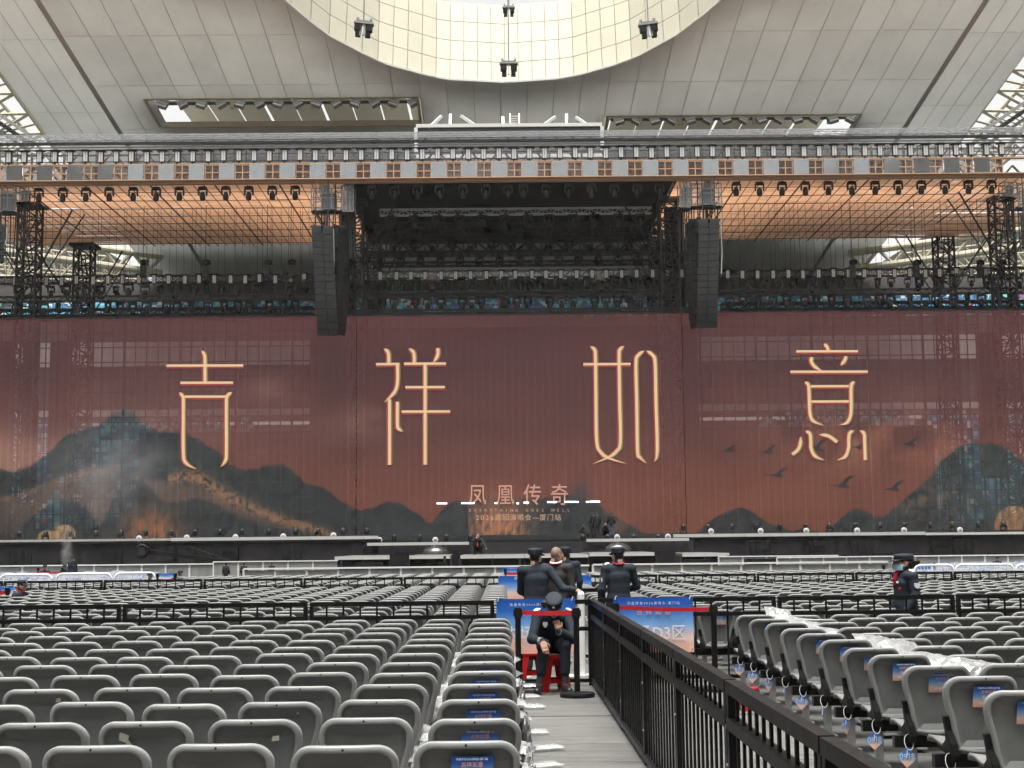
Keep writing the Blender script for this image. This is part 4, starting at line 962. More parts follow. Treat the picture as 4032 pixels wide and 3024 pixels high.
tower(1445, 1500, 900, 109, 'black rear lattice tower at the left inside the dark centre bay'); tower(2560, 2610, 895, 109, 'black rear lattice tower at the right inside the dark centre bay')
# black leg drapes beside the centre bay
for px0, px1, nm in ((1338, 1400, 'left'), (2620, 2700, 'right')):
    o = drape(xat(px0, 100.5), xat(px1, 100.5), 100.6, zat(1240, 100.5), ZC, 'black_leg_drape', None, 14, 0.1); tag(o, f'black cloth leg hanging at the {nm} edge of the centre bay', 'drape', 'black leg drapes')
# ---------------- trusses and lights, centre
def row(Y, py0, py1, px0, px1, label, mat=None, seg=0.6, r_=0.035, cables=0, w_=0.5, grp=None):
    z0, z1 = zat(py1, Y), zat(py0, Y)
    return truss((xat(px0, Y), Y, (z0+z1)/2), (xat(px1, Y), Y, (z0+z1)/2), w_, z1-z0, seg, label, mat, r_, grp or 'black box trusses of the stage rig', cables, ZC)
row(98, 822, 845, 1497, 2571, 'pale grey truss hanging across the dark centre bay', m_alu, 0.55, 0.028, 5, 0.4, 'pale trusses of the stage rig')
for k, px in enumerate((1538, 1630, 1723, 1810, 1901, 1988, 2082, 2165, 2260, 2346, 2439, 2526)):
    mover(xat(px, 98), 98, zat(868, 98), f'{nth(k+1)} moving head from the left under the pale centre truss', random.uniform(-.5, .5), random.uniform(-.6, .6), 0.95)
def center_row(Y, py, pxs, what, s_=0.9, up=False, spread=0.5):
    for k, px in enumerate(pxs):
        mover(xat(px, Y), Y, zat(py, Y), f'{nth(k+1)} moving head from the left {what}', random.uniform(-spread, spread), random.uniform(-.8, .8), s_, up)
row(106, 880, 893, 1450, 2610, 'dark pipe truss high before the black back drape', None, 0.6, 0.035, 8)
center_row(105.6, 905, list(range(1490, 2600, 84)), 'under the high dark pipe truss', 0.8)
row(108, 922, 940, 1460, 2600, 'dark truss highest at the back of the centre bay', None, 0.7)
row(107, 952, 990, 1420, 2640, 'deep dark truss at the back of the centre bay, second from top', None, 1.0, 0.06)
center_row(106.5, 968, list(range(1550, 2560, 77)), 'on the deep rear truss')
row(105, 1030, 1046, 1470, 2600, 'dark truss in the middle height of the centre bay', None, 0.5)
center_row(104.8, 1018, list(range(1500, 2600, 78)), 'standing on the middle centre truss', 0.85, True, 0.2)
row(103, 998, 1006, 1440, 2640, 'thin dark pipe truss in the centre bay', None, 0.6, 0.03)
row(100, 1066, 1092, 1355, 2715, 'centre truss carrying white strobes above the screen', m_dgrey, 0.6, 0.035, 18)
CS = [1378, 1437, 1497, 1561, 1618, 1674, 1737, 1794, 1853, 1915, 1974, 2029, 2095, 2150, 2209, 2271, 2332, 2387, 2448, 2507, 2570, 2628, 2684]
for k, px in enumerate(CS): strobe(xat(px, 99.6), 99.6, zat(1082, 99.6), f'{nth(k+1)} strobe from the left on the centre truss above the screen', 0.8)
center_row(99.8, 1118, [1545, 1585, 1640, 1750, 1815, 1860, 1935, 1985, 2045, 2085, 2130, 2200, 2250, 2315, 2360, 2420, 2475, 2510, 2550], 'under the centre strobe truss', 0.92)
row(99, 1147, 1168, 1420, 2650, 'lower centre truss just above the screen', None, 0.5, 0.035, 0)
center_row(98.8, 1192, [1460, 1505, 1553, 1635, 1683, 1735, 1820, 1857, 1895, 1990, 2035, 2078, 2165, 2210, 2255, 2340, 2385, 2430, 2520, 2560, 2610], 'hanging just above the screen', 0.85)
row(98.6, 1218, 1230, 1340, 2720, 'dark pipe truss along the top edge of the centre screen', None, 0.5, 0.04)
# covered devices hanging in the centre
for px, nm in ((1703, 'left'), (2363, 'right')):
    p = P(px, 1120, 98.4); e = empty('covered_motor', p, 0, f'hoist motor under a pale plastic hat, {nm} of centre', 'motor', 'hoist motors on the rig')
    MB().lathe([(0.12, -0.5), (0.24, -0.4), (0.26, 0.2), (0.2, 0.3)], 10).build('motor_body', m_fix, e); MB().lathe([(0.55, 0.22), (0.36, 0.34), (0.30, 0.62), (0.05, 0.68)], 12).build('plastic_hat', M('mauve_plastic', (0.20, 0.16, 0.18), 0.5), e)
# ---------------- wing trusses and lights
WS_L = [59, 120, 183, 243, 301, 367, 425, 483, 548, 606, 664, 728, 784, 844, 908, 966, 1022, 1084, 1145, 1197]
WS_R = [2866, 2924, 2983, 3045, 3105, 3162, 3224, 3282, 3341, 3404, 3463, 3523, 3583, 3645, 3700, 3767, 3827, 3883, 3945, 4008]
for nm, (a, b), strobes in (('left', (-120, 1238), WS_L), ('right', (2838, 4150), WS_R)):
    row(100, 1074, 1100, a, b, f'truss carrying white strobes over the {nm} screen wing', m_rig, 0.6, 0.035, 44, 0.5)
    for k, px in enumerate(strobes): strobe(xat(px, 99.6), 99.6, zat(1089, 99.6)+random.uniform(-.05, .05), f'{nth(k+1)} strobe from the left over the {nm} screen wing', 0.82)
    for k, px in enumerate([p+random.uniform(-12, 12) for p in range(strobes[0]+20, strobes[-1]+20, 62)]):
        mover(xat(px, 99.8), 99.8, zat(1128+random.uniform(-6, 8), 99.8), f'{nth(k+1)} moving head from the left under the {nm} wing strobe truss', random.uniform(-.5, .8), random.uniform(-.9, .9), random.choice((0.7, 0.95)))
    row(99.5, 1152, 1172, a, b, f'middle black truss above the {nm} screen wing', None, 0.5, 0.032, 10)
    for k, px in enumerate([p+random.uniform(-14, 14) for p in range(strobes[0]+8, strobes[-1]+20, 58)]):
        mover(xat(px, 99.0), 99.0, zat(1198+random.uniform(-5, 5), 99.0), f'{nth(k+1)} moving head from the left just above the {nm} screen wing', random.uniform(-.6, .6), random.uniform(-1, 1), 0.85)
    row(101, 1205, 1228, a, b, f'heavy black truss directly above the {nm} screen wing', None, 0.8, 0.06, 0, 0.8)
    row(98.7, 1240, 1248, a, b, f'thin black pipe truss along the top edge of the {nm} screen wing', None, 0.4, 0.03, 0, 0.3)
    for k, px in enumerate([strobes[8]+15, strobes[12]+25, strobes[16]+30, strobes[18]]):
        p = P(px, 1052, 99.4); e = empty('chain_hoist', p, 0, f'{nth(k+1)} chain hoist from the left standing above the {nm} wing truss', 'hoist', 'hoist motors on the rig')
        MB().box((0, 0, -0.3), (0.35, 0.3, 0.9)).build('motor_body', m_fix, e); MB().lathe([(0.1, 0.1), (0.28, 0.15), (0.3, 0.4), (0.12, 0.5)], 10, (0.08, 0, 0.05)).build('chain_bag', m_cloth, e); MB().bar((0, 0, 0.3), (0, 0, 8), 0.035).build('chain', m_rig, e)
# ---------------- line arrays
def line_array(px, pytop, pybot, Y, yaw, drift, label, n=16):
    x = xat(px, Y); zt_, zb_ = zat(pytop, Y), zat(pybot, Y); h = (zt_-zb_)/n; e = empty('line_array', (x, Y, zt_), yaw, label, 'loudspeaker', 'tall black line arrays')
    m_ = M('speaker_grille', (0.014, 0.0145, 0.0155), 0.6, 0, 0.25, 5, bump=0.5, bscale=120); y = 0; zc = 0
    me_b = MB().prism([(-0.68, 0, 0), (-0.06, 0, 0), (-0.03, 0.03, 0), (0.03, 0.03, 0), (0.06, 0, 0), (0.68, 0, 0), (0.60, 0.75, 0), (-0.60, 0.75, 0)], (0, 0, -h/2+0.012), (0, 0, h/2-0.012)).box((0.45, -0.01, -h*0.42), (0.08, 0.03, 0.03)).box((-0.45, -0.01, -h*0.42), (0.08, 0.03, 0.03)).mesh('speaker_box', [m_])
    me_r = MB().bar((-0.7, 0.05, 0), (-0.7, 0.05, -h), 0.05).bar((0.7, 0.05, 0), (0.7, 0.05, -h), 0.05).mesh('link_bar', m_mgrey)
    for k in range(n):
        ang = -0.004*k-0.022*max(0, k-10)*1.0
        inst('speaker_box', me_b, e, (drift*(k/n)**1.2, y, zc-h/2), (-ang*1.6, 0, 0)); y += -h*math.sin(ang)*1.0; zc -= h
    MB().bar((-0.75, 0.35, 0.12), (0.75, 0.35, 0.12), 0.16).bar((0, -0.1, 0.14), (0, 1.0, 0.14), 0.14).build('fly_frame', m_rig, e)
    for sx in (-0.4, 0.4): MB().bar((sx, 0.4, 0.15), (sx, 0.4, ZC-zt_), 0.06).build('chain', m_rig, e)
    MB().path([(0.76, 0.3, 0), (0.80, 0.2, zc*0.3), (0.72, 0.1, zc*0.5), (0.70, 0.3, zc*0.52)], 0.04, 6).build('cable_loom', m_mgrey, e)
line_array(1268, 890, 1313, 92, 0.20, 0.45, 'tall black line array left of centre, facing the camera'); line_array(2797, 877, 1297, 92, -0.20, -0.35, 'tall black line array right of centre, facing the camera')
line_array(1352, 895, 1312, 93.4, 1.15, 0.1, 'black side line array just right of the left main array'); line_array(2722, 880, 1298, 93.4, -1.15, -0.1, 'black side line array just left of the right main array')
line_array(-30, 872, 1010, 92, 0.25, 0.0, 'black outer line array cut by the left picture edge', 6); line_array(4072, 860, 990, 92, -0.25, 0.0, 'black outer line array cut by the right picture edge', 6)
# rigging cages above the arrays
def cage(px0, py0, px1, py1, Y, label):
    a, b = P(px0, py0, Y), P(px1, py1, Y); w_, h_ = b.x-a.x, a.z-b.z; e = empty('rigging_cage', (a.x, Y, b.z), 0, label, 'rigging', 'film wrapped rigging cages')
    for x in (0, w_/3, 2*w_/3, w_):
        for y in (0, 1.2): MB().bar((x, y, 0), (x, y, h_), 0.06).build('upright', m_mgrey, e)
    for z in (0, h_*0.55, h_):
        for y in (0, 1.2): MB().bar((0, y, z), (w_, y, z), 0.06).build('rail', m_mgrey, e)
    MB().bb((0.01, -0.06, 0.02), (w_-0.01, -0.05, h_)).build('rain_film', m_film, e); MB().bb((w_*0.35, 0.3, 0.1), (w_*0.8, 0.9, h_*0.8)).build('hoist_block', m_dgrey, e); MB().bb((-0.05, 0.2, -0.12), (w_+0.05, 1.1, -0.04)).build('floor_grate', m_rig, e)
    for k in range(5): MB().bar((w_*(k+0.5)/5, 0.6, -0.1), (w_*(k+0.5)/5+random.uniform(-.1, .1), 0.6, -3.0), 0.07).build('hanging_cable', m_rig, e)
for nm, q in (('left', lambda x: x), ('right', lambda x: 4068-x)):
    def CG(a, b, c, d, lab):
        x0, x1 = sorted((q(a), q(c))); dy = 0 if nm == 'left' else -18; cage(x0, b+dy, x1, d+dy, RF+0.3, lab)
    CG(1226, 742, 1345, 822, f'grey film-wrapped rigging cage above the {nm} line array'); CG(1260, 716, 1296, 760, f'narrow ladder cage on top of the {nm} rigging cage'); CG(1348, 730, 1392, 832, f'film sail beside the {nm} rigging cage, toward the dark bay')
    CG(-40, 740, 62, 828, f'film-wrapped rigging cage at the {nm} picture edge'); CG(62, 735, 112, 790, f'small inner cage by the {nm} front tower')
# scoreboard hanging behind the roof front
a, b = P(1638, 497, 111.5), P(2372, 612, 111.5); e = empty('scoreboard', (a.x, 111.5, b.z), 0, 'wide dark scoreboard in a white frame behind the stage roof', 'scoreboard'); w_, h_ = b.x-a.x, a.z-b.z
MB().bb((0.1, 0.05, 0.1), (w_-0.1, 0.5, h_-0.1)).build('display', M('dark_display', (0.05, 0.055, 0.055), 0.4, 0, 0.1, 1), e)
for p_, q_ in (((0, 0, h_), (w_, 0, h_)), ((0, 0, 0), (w_, 0, 0))): MB().bar(p_, q_, 0.28).build('frame_rail', m_white, e)
for x in (0, w_): MB().bar((x, 0.003, 0.141), (x, 0.003, h_-0.141), 0.28).build('frame_rail', m_white, e)
def strut(p, q, t_=0.22): 
    pp, qq = P(*p, 111.6)-Vector(e.location), P(*q, 112.8)-Vector(e.location); MB().bar(pp, qq, t_).build('strut', m_white, e)
for p, q in (((1688, 506), (1738, 458)), ((1772, 506), (1774, 452)), ((1888, 504), (1815, 457)), ((2128, 502), (2186, 460)), ((2230, 502), (2231, 452)), ((2324, 500), (2268, 462)), ((1981, 503), (1980, 462))): strut(p, q)
for px in (2008, 2044): strut((px, 503), (px, 448), 0.1)
for py in (458, 468, 476, 484, 491, 498): strut((2008, py), (2044, py-1), 0.08)
# ================================================================ LED SCREEN
def emit_mat(name, col, strength=1.0):
    m = bpy.data.materials.new(name); m.use_nodes = True; t = m.node_tree; n = t.nodes; b = n['Principled BSDF']
    b.inputs['Base Color'].default_value = (0.01, 0.01, 0.01, 1); b.inputs['Emission Color'].default_value = (*col, 1); b.inputs['Emission Strength'].default_value = strength*LEDS
    return m
LEDS = 0.218    # screen brightness (exposure doubles it back)
SEE = 0.19    # share of the mesh screen one can look through
m_led = bpy.data.materials.new('led_mesh_picture'); m_led.use_nodes = True
t = m_led.node_tree; n = t.nodes; b = n['Principled BSDF']; b.inputs['Base Color'].default_value = (0.012, 0.011, 0.011, 1); b.inputs['Roughness'].default_value = 0.7
ca = n.new('ShaderNodeVertexColor'); ca.layer_name = 'picture'; t.links.new(ca.outputs[0], b.inputs['Emission Color']); b.inputs['Emission Strength'].default_value = 0.77*LEDS/(1-SEE)
tr = n.new('ShaderNodeBsdfTransparent'); ms = n.new('ShaderNodeMixShader'); ms.inputs[0].default_value = 1-SEE
t.links.new(tr.outputs[0], ms.inputs[1]); t.links.new(b.outputs[0], ms.inputs[2]); t.links.new(ms.outputs[0], n['Material Output'].inputs[0])
def vnoise(x, y, seed=0):
    xi, yi = np.floor(x).astype(int), np.floor(y).astype(int); xf, yf = x-xi, y-yi
    h = lambda a, b_: ((np.sin(a*127.1+b_*311.7+seed*74.7)*43758.5453) % 1.0)
    u, v = xf*xf*(3-2*xf), yf*yf*(3-2*yf)
    return (h(xi, yi)*(1-u)+h(xi+1, yi)*u)*(1-v)+(h(xi, yi+1)*(1-u)+h(xi+1, yi+1)*u)*v
def fbm(x, y, seed=0, o=4):
    r = 0; a = 0.5; 
    for k in range(o): r = r+a*vnoise(x*2**k, y*2**k, seed+k); a *= 0.5
    return r
def sm(e0, e1, x): t_ = np.clip((x-e0)/(e1-e0), 0, 1); return t_*t_*(3-2*t_)
def paint(px, py):
    px = np.asarray(px, float); py = np.asarray(py, float)
    ys = [1230, 1450, 1650, 1800, 1950, 2110]
    base = np.stack([np.interp(py, ys, c) for c in ((88, 83, 91, 100, 107, 112), (48, 45, 50, 55, 59, 61), (49, 47, 48, 48, 46, 43))], -1)
    def blend(col, a):
        nonlocal base
        a = np.clip(a, 0, 1)[..., None]; base = base*(1-a)+np.array(col, float)*a
    G = lambda x, y, sx, sy: np.exp(-((px-x)/sx)**2-((py-y)/sy)**2)
    nz = fbm(px/120, py/90, 3); nf = fbm(px/22, py/22, 9)
    blend((172, 130, 112), 0.75*G(60, 1800, 260, 130)); blend((142, 105, 98), 0.35*G(620, 1680, 520, 140))
    blend((70, 46, 52), 0.4*G(130, 1480, 90, 300)); blend((68, 42, 48), 0.35*G(2750, 1400, 60, 300)); blend((66, 45, 50), 0.35*G(1330, 1500, 60, 300))
    blend((152, 98, 74), 0.8*G(3480, 1740, 420, 130)*sm(0.3, 0.6, nz)); blend((132, 72, 54), 0.5*G(3000, 1960, 700, 130)); blend((120, 66, 58), 0.5*G(1800, 1930, 700, 90))
    blend((120, 82, 74), 0.8*sm(0.35, 0.55, nz)*(G(1430, 1660, 150, 70)+G(1050, 1530, 70, 40)))
    def mountain(pts, col, soft=6, col2=None):
        x, y = zip(*pts); top = np.interp(px, x, y, left=9999, right=9999)+ (nf-0.5)*6
        a = sm(-soft, soft, py-top+(fbm(px/40, py/40, 77)-0.45)*soft*2.5); blend(col, a); blend((20, 24, 26), a*0.75*sm(0.42, 0.62, fbm(px/26+py/50, py/30, 63))); blend((96, 84, 72), a*0.35*sm(0.60, 0.72, fbm(px/10, py/14, 91, 3)))
        return a
    dk = (36, 42, 44)
    # left range
    a1 = mountain([(-200, 1840), (0, 1850), (60, 1864), (120, 1845), (170, 1800), (250, 1725), (330, 1700), (400, 1665), (450, 1630), (482, 1612), (520, 1622), (560, 1668), (620, 1695), (700, 1705), (780, 1735), (850, 1775), (900, 1835), (960, 1850), (1000, 1855), (1050, 1838), (1107, 1829), (1150, 1850), (1200, 1905), (1276, 1920), (1330, 1970), (1422, 2011), (1480, 1995), (1531, 1976), (1580, 1985), (1640, 2020), (1720, 2100), (1800, 2110)], dk, 9)
    blend((74, 82, 87), 0.4*G(480, 1790, 330, 130)*a1)
    # warm valley floor under the left range
    lo = sm(0, 30, py-np.interp(px, [-200, 0, 100, 200, 300, 420, 560, 700, 850, 1000, 1150, 1300, 1450, 1650], [1990, 1965, 1955, 1900, 1850, 1835, 1850, 1890, 1930, 1985, 2040, 2075, 2090, 2110]))
    blend((104, 82, 72), 0.75*lo*G(420, 1980, 700, 160)*1.2)
    strip = np.exp(-((py-np.interp(px, [640, 740, 800, 860, 960, 1080, 1200, 1290], [1890, 1875, 1888, 1935, 1990, 2040, 2070, 2100]))/np.interp(px, [640, 800, 960, 1290], [20, 40, 34, 18]))**2)*((px > 660) & (px < 1310))
    blend((146, 104, 74), 0.9*strip*sm(0.40, 0.62, fbm(px/9, py/9, 21, 3)*1.1+0.12))
    strip2 = np.exp(-((py-np.interp(px, [-50, 60, 200, 320, 460], [1970, 1962, 1905, 1860, 1842]))/16)**2)*(px < 470); blend((150, 108, 82), 0.6*strip2*(0.5+nf))
    mountain([(380, 2110), (430, 2000), (460, 1920), (500, 1885), (560, 1890), (610, 1950), (660, 1980), (720, 1975), (790, 1960), (880, 2010), (1000, 2060), (1120, 2090), (1200, 2110)], (42, 48, 50), 8)
    mountain([(-100, 2110), (60, 2110), (100, 2060), (150, 2020), (210, 1980), (280, 1965), (340, 2000), (380, 2060), (420, 2110)], (40, 46, 48), 6)
    hair = sm(0.25, 0.75, fbm(px/9+py/60, py/26, 5, 3)*1.25)
    blend((140, 92, 64), G(600, 2080, 110, 75)*1.25*(0.45+0.6*hair)); blend((176, 142, 100), (((px-255)/42)**2+((py-2100)/34)**2 < 1)*(0.55+0.5*hair)); blend((170, 135, 92), (((px-190)/42)**2+((py-2112)/24)**2 < 1)*0.8)
    # centre hill
    mountain([(1470, 2095), (1510, 2055), (1545, 2043), (1590, 2060), (1640, 2088), (1700, 2062), (1755, 1995), (1800, 1972), (1850, 1972), (1950, 1960), (2100, 1965), (2260, 1950), (2330, 1975), (2400, 2020), (2470, 2062), (2540, 2100)], (42, 47, 50), 6)
    blend((168, 112, 80), G(1950, 2080, 120, 100)*1.3*(0.4+0.7*hair)*(px > 1845)); blend((120, 80, 62), 0.6*G(1980, 1975, 150, 35)); blend((140, 84, 58), 0.6*G(2430, 2070, 50, 50)*(0.3+nf))
    blend((58, 52, 58), 0.8*G(2285, 1945, 40, 50))
    # right hills
    mountain([(2740, 2110), (2790, 2055), (2840, 2026), (2890, 2002), (2930, 2000), (2965, 2015), (2990, 2042), (3040, 2066), (3110, 2086), (3180, 2090), (3230, 2095)], (42, 44, 47), 5)
    a4 = mountain([(3235, 2110), (3300, 2050), (3345, 2012), (3370, 2002), (3410, 2012), (3440, 2040), (3480, 2032), (3530, 2000), (3600, 1930), (3660, 1885), (3710, 1810), (3770, 1765), (3830, 1748), (3900, 1744), (3960, 1762), (4010, 1810), (4140, 1850)], (42, 50, 50), 6)
    blend((68, 82, 84), 0.6*G(3900, 1950, 160, 120)*a4); blend((120, 92, 70), 0.7*a4*G(3640, 1970, 120, 60)*sm(0.45, 0.6, nf)); blend((150, 112, 80), a4*sm(0.62, 0.72, fbm(px/14, py/14, 31, 3))*0.6)
    blend((150, 108, 72), (((px-3990)/75)**2+((py-2080)/90)**2 < 1)*(0.5+0.5*hair))
    st = 1+0.035*np.sin(px*2.1)+0.04*(fbm(px/3.0, py/160, 41, 2)-0.4)
    base = base*(st*(0.90+0.22*fbm(px/260, py/120, 55)))[..., None]
    c = np.clip(base, 0, 255)/255
    return np.where(c <= 0.04045, c/12.92, ((c+0.055)/1.055)**2.4)
scr = empty('led_screen', (0, SY, 0), 0, 'huge see-through LED mesh screen showing a dusk mountain landscape', 'screen'); MIS = Matrix.Translation((0, -SY, 0))
ZS0, ZS1 = zat(2106, SY), zat(1240, SY); PW = 0.508; NX, NZ = 8, 220
xs0 = xat(1404, SY)
bounds = [(xat(-150, SY), xs0-0.03), (xs0+0.03, xat(2680, SY)-0.03), (xat(2680, SY)+0.03, xat(4180, SY))]
zv = np.linspace(ZS0, ZS1, NZ+1); cols = []
for (bx0, bx1) in bounds:
    k = round((bx1-bx0)/PW)
    for i in range(k): cols.append((bx0+(bx1-bx0)*i/k, bx0+(bx1-bx0)*(i+1)/k))
allx = []
for (x0, x1) in cols: allx.append(np.linspace(x0+0.001, x1-0.001, NX))
V = np.array(allx)                                    # (cols, NX)
fwd = np.array(FWD); rt = np.array(RIGHT); upv = np.array(UP)
def projn(X, Y, Z):
    d = np.stack([X, np.full_like(X, Y), Z-CAMZ], -1); f = d@fwd
    return 2016+F*(d@rt)/f, 1512-F*(d@upv)/f
FSC = [(j*NX+i, j*NX+i+1, (j+1)*NX+i+1, (j+1)*NX+i) for j in range(NZ) for i in range(NX-1)]
for ci, (x0, x1) in enumerate(cols):
    X, Z = np.meshgrid(V[ci], zv); px, py = projn(X.ravel(), SY, Z.ravel()); colr = paint(px, py); ed_ = np.ones(NX); ed_[0] = ed_[-1] = 1.5; colr = colr*np.tile(ed_, NZ+1)[:, None]  # strip edges brightened: light through the seams painted into the colour
    me = bpy.data.meshes.new('screen_strip'); me.from_pydata(np.stack([X.ravel(), np.full(X.size, SY), Z.ravel()], -1).tolist(), [], FSC)
    at = me.color_attributes.new('picture', 'FLOAT_COLOR', 'POINT'); at.data.foreach_set('color', np.concatenate([colr, np.ones((len(colr), 1))], 1).astype(np.float32).ravel())
    me.materials.append(m_led); under(inst('screen_strip', me), scr, MIS)
under(MB().bb((bounds[0][0], SY-0.05, ZS1), (bounds[2][1], SY+0.15, ZS1+0.12)).build('top_rail', m_rig), scr, MIS)
under(MB().bb((bounds[0][0], SY-0.05, ZS0-0.25), (bounds[2][1], SY+0.2, ZS0-0.005)).build('bottom_rail', m_rig), scr, MIS)
# ---- lettering on the screen
m_gold = emit_mat('screen_gold', srgb(232, 194, 148)); m_gred = emit_mat('screen_red', srgb(150, 52, 50)); m_goliv = emit_mat('screen_olive', srgb(140, 112, 68)); m_gdark = emit_mat('screen_shadow', srgb(52, 42, 42))
m_spink = emit_mat('screen_pink', srgb(208, 152, 132)); m_stan = emit_mat('screen_tan', srgb(196, 158, 128)); m_bird = emit_mat('screen_bird', srgb(36, 34, 36))
def ribbon(pts, wid, Y, dx=0, dy=0, k=1.0):
    """pts px polyline -> thin plate on the screen"""
    # smooth with Catmull-Rom
    P_ = [Vector((x, y)) for x, y in pts]; out = []
    for i in range(len(P_)-1):
        p0, p1, p2, p3 = P_[max(0, i-1)], P_[i], P_[i+1], P_[min(len(P_)-1, i+2)]
        nn = 1 if len(P_) == 2 else 6
        for j in range(nn):
            t_ = j/nn; tt, t3 = t_*t_, t_**3
            out.append(((2*p1)+(p2-p0)*t_+(2*p0-5*p1+4*p2-p3)*tt+(3*p1-p0-3*p2+p3)*t3)*0.5)
    out.append(P_[-1]); m_ = len(out); L = []; Rr = []
    for i, p in enumerate(out):
        d = (out[min(m_-1, i+1)]-out[max(0, i-1)]).normalized(); nn = Vector((-d.y, d.x)); s_ = i/(m_-1)
        w_ = wid(s_)*k/2; L.append(p+nn*w_+Vector((dx, dy))); Rr.append(p-nn*w_+Vector((dx, dy)))
    vs = [P(v.x, v.y, Y) for v in L]+[P(v.x, v.y, Y) for v in Rr]
    return vs, [(i, m_+i, m_+i+1, i+1) for i in range(m_-1)]
flat = lambda w_: (lambda s_: w_)
tend = lambda w_: (lambda s_: w_*(1 if s_ < 0.72 else max(0.06, (1-s_)/0.28)))
tbeg = lambda w_: (lambda s_: w_*(1 if s_ > 0.2 else max(0.1, s_/0.2)))
tboth = lambda w_: (lambda s_: w_*min(1, max(0.08, s_/0.10), max(0.06, (1-s_)/0.2)))
GLY = {'ji': ((600, 1340, .3135), [('h', [(178, 320), (1142, 318)]), ('v', [(615, 128), (655, 190), (660, 330), (660, 535)], tbeg), ('h', [(352, 536), (1014, 534)]), ('v', [(338, 656), (380, 705), (388, 800), (388, 1400), (420, 1540), (545, 1614)], tboth), ('h', [(405, 710), (920, 710)]), ('v', [(995, 650), (940, 700), (928, 790), (928, 1400), (915, 1510), (862, 1588)], tboth)]),
       'xiang': ((1440, 1340, .3135), [('v', [(232, 102), (280, 150), (288, 220), (288, 295)], tbeg), ('h', [(128, 303), (425, 300)]), ('v', [(397, 300), (398, 520), (360, 650), (235, 780)], tend), ('v', [(298, 742), (298, 1565)]), ('v', [(397, 770), (397, 1060), (415, 1110), (465, 1147)], tend), ('v', [(542, 100), (598, 150), (608, 220), (608, 290)], tbeg), ('v', [(902, 97), (908, 160), (890, 215), (848, 280)], tend), ('h', [(478, 297), (1008, 295)]), ('h', [(498, 592), (994, 590)]), ('h', [(450, 898), (1060, 896)]), ('v', [(745, 300), (745, 1562)])]),
       'ru': ((2260, 1340, .3135), [('v', [(206, 74), (255, 115), (268, 190), (275, 700), (285, 1270), (340, 1410), (440, 1480), (650, 1548)], tboth), ('v', [(626, 70), (578, 115), (566, 190), (572, 700), (582, 1270), (535, 1390), (440, 1465), (240, 1548)], tboth), ('h', [(116, 303), (712, 300)]), ('v', [(878, 130), (810, 185), (778, 280), (788, 800), (798, 1390), (830, 1470), (905, 1542)], tboth), ('v', [(912, 130), (985, 185), (1018, 280), (1030, 800), (1045, 1390), (1008, 1522)], tboth)]),
       'yi': ((3080, 1340, .3013), [('v', [(545, 48), (585, 85), (605, 155)], tbeg), ('h', [(183, 147), (990, 145)]), ('v', [(395, 225), (375, 265), (420, 340), (520, 402)], tend), ('v', [(835, 210), (815, 260), (765, 330)], tend), ('h', [(106, 414), (1118, 412)]), ('v', [(295, 543), (338, 580), (350, 680), (360, 940), (400, 1050), (532, 1110)], tboth), ('v', [(945, 540), (905, 580), (898, 680), (898, 940), (850, 1070), (755, 1104)], tboth), ('h', [(370, 604), (872, 602)]), ('h', [(380, 803), (875, 801)]), ('v', [(243, 1258), (232, 1370), (195, 1440), (130, 1490)], tbeg), ('v', [(305, 1183), (360, 1220), (372, 1300), (378, 1420), (430, 1515), (546, 1566)], tboth), ('v', [(485, 1233), (590, 1245), (660, 1285), (715, 1330)], tbeg), ('v', [(930, 1180), (880, 1215), (868, 1300), (865, 1410), (820, 1520), (715, 1568)], tboth), ('v', [(1015, 1180), (1066, 1215), (1076, 1320), (1084, 1565)], tbeg)])}
for nm, ((ox, oy, sc_), strokes) in GLY.items():
    gl = [MB() for _ in range(4)]
    for st_ in strokes:
        kind, pts = st_[0], [(ox+x*sc_, oy+y*sc_) for x, y in st_[1]]; wf = st_[2] if len(st_) > 2 else flat
        hz = kind == 'h'; wpx = 15 if hz else 18.5
        gl[0].add(*ribbon(pts, wf(wpx+7), SY-0.05, 1.5, 1.5)); gl[1].add(*ribbon(pts, wf(wpx*0.9), SY-0.06, 0 if hz else -3.5, 4.0 if hz else 0.5))
        if not hz: gl[2].add(*ribbon(pts, wf(wpx*0.8), SY-0.07, 4.0, 0))
        gl[3].add(*ribbon(pts, wf(wpx*0.62), SY-0.08, 0, -1.0 if hz else 0))
    for g_, mt, n_ in zip(gl, (m_gdark, m_gred, m_goliv, m_gold), ('character_shadow', 'character_red_edge', 'character_olive_edge', 'character_gold_face')):
        if g_.v: under(g_.build(n_, mt, kind='stuff'), scr, MIS)
def screen_text(s, mt, px, py, hpx, Y=SY-0.07, wide=1.0):
    c = P(px, py, Y); o = lettering(s, mt, None, c, hpx/F*Y/0.90, wide=wide); under(o, scr, MIS)
for ch, px in zip('凤凰传奇', (1880, 1990, 2097, 2203)):
    screen_text(ch, m_gdark, px+2, 1957, 80, SY-0.06, 0.82); screen_text(ch, m_spink, px, 1954, 80, SY-0.075, 0.82)
for k, ch in enumerate('EVERYTHING GOES WELL'):
    if ch != ' ': screen_text(ch, m_stan, 1851+k*20.4, 2010, 14.5)
for k, ch in enumerate('2026巡回演唱会—厦门站'):
    px = 1880+k*19.2 if k < 4 else 1962+(k-4)*29.3; screen_text(ch, m_stan, px, 2039, 24)
BIRD = [(-1, 0.02), (-0.72, -0.04), (-0.5, 0.02), (-0.3, 0.0), (-0.05, -0.14), (0.2, -0.42), (0.55, -0.62), (0.98, -0.62), (0.70, -0.50), (0.62, -0.40), (0.40, -0.26), (0.28, -0.06), (0.42, 0.08), (0.66, 0.14), (0.36, 0.20), (0.0, 0.20), (-0.3, 0.14), (-0.5, 0.08), (-0.7, 0.04)]
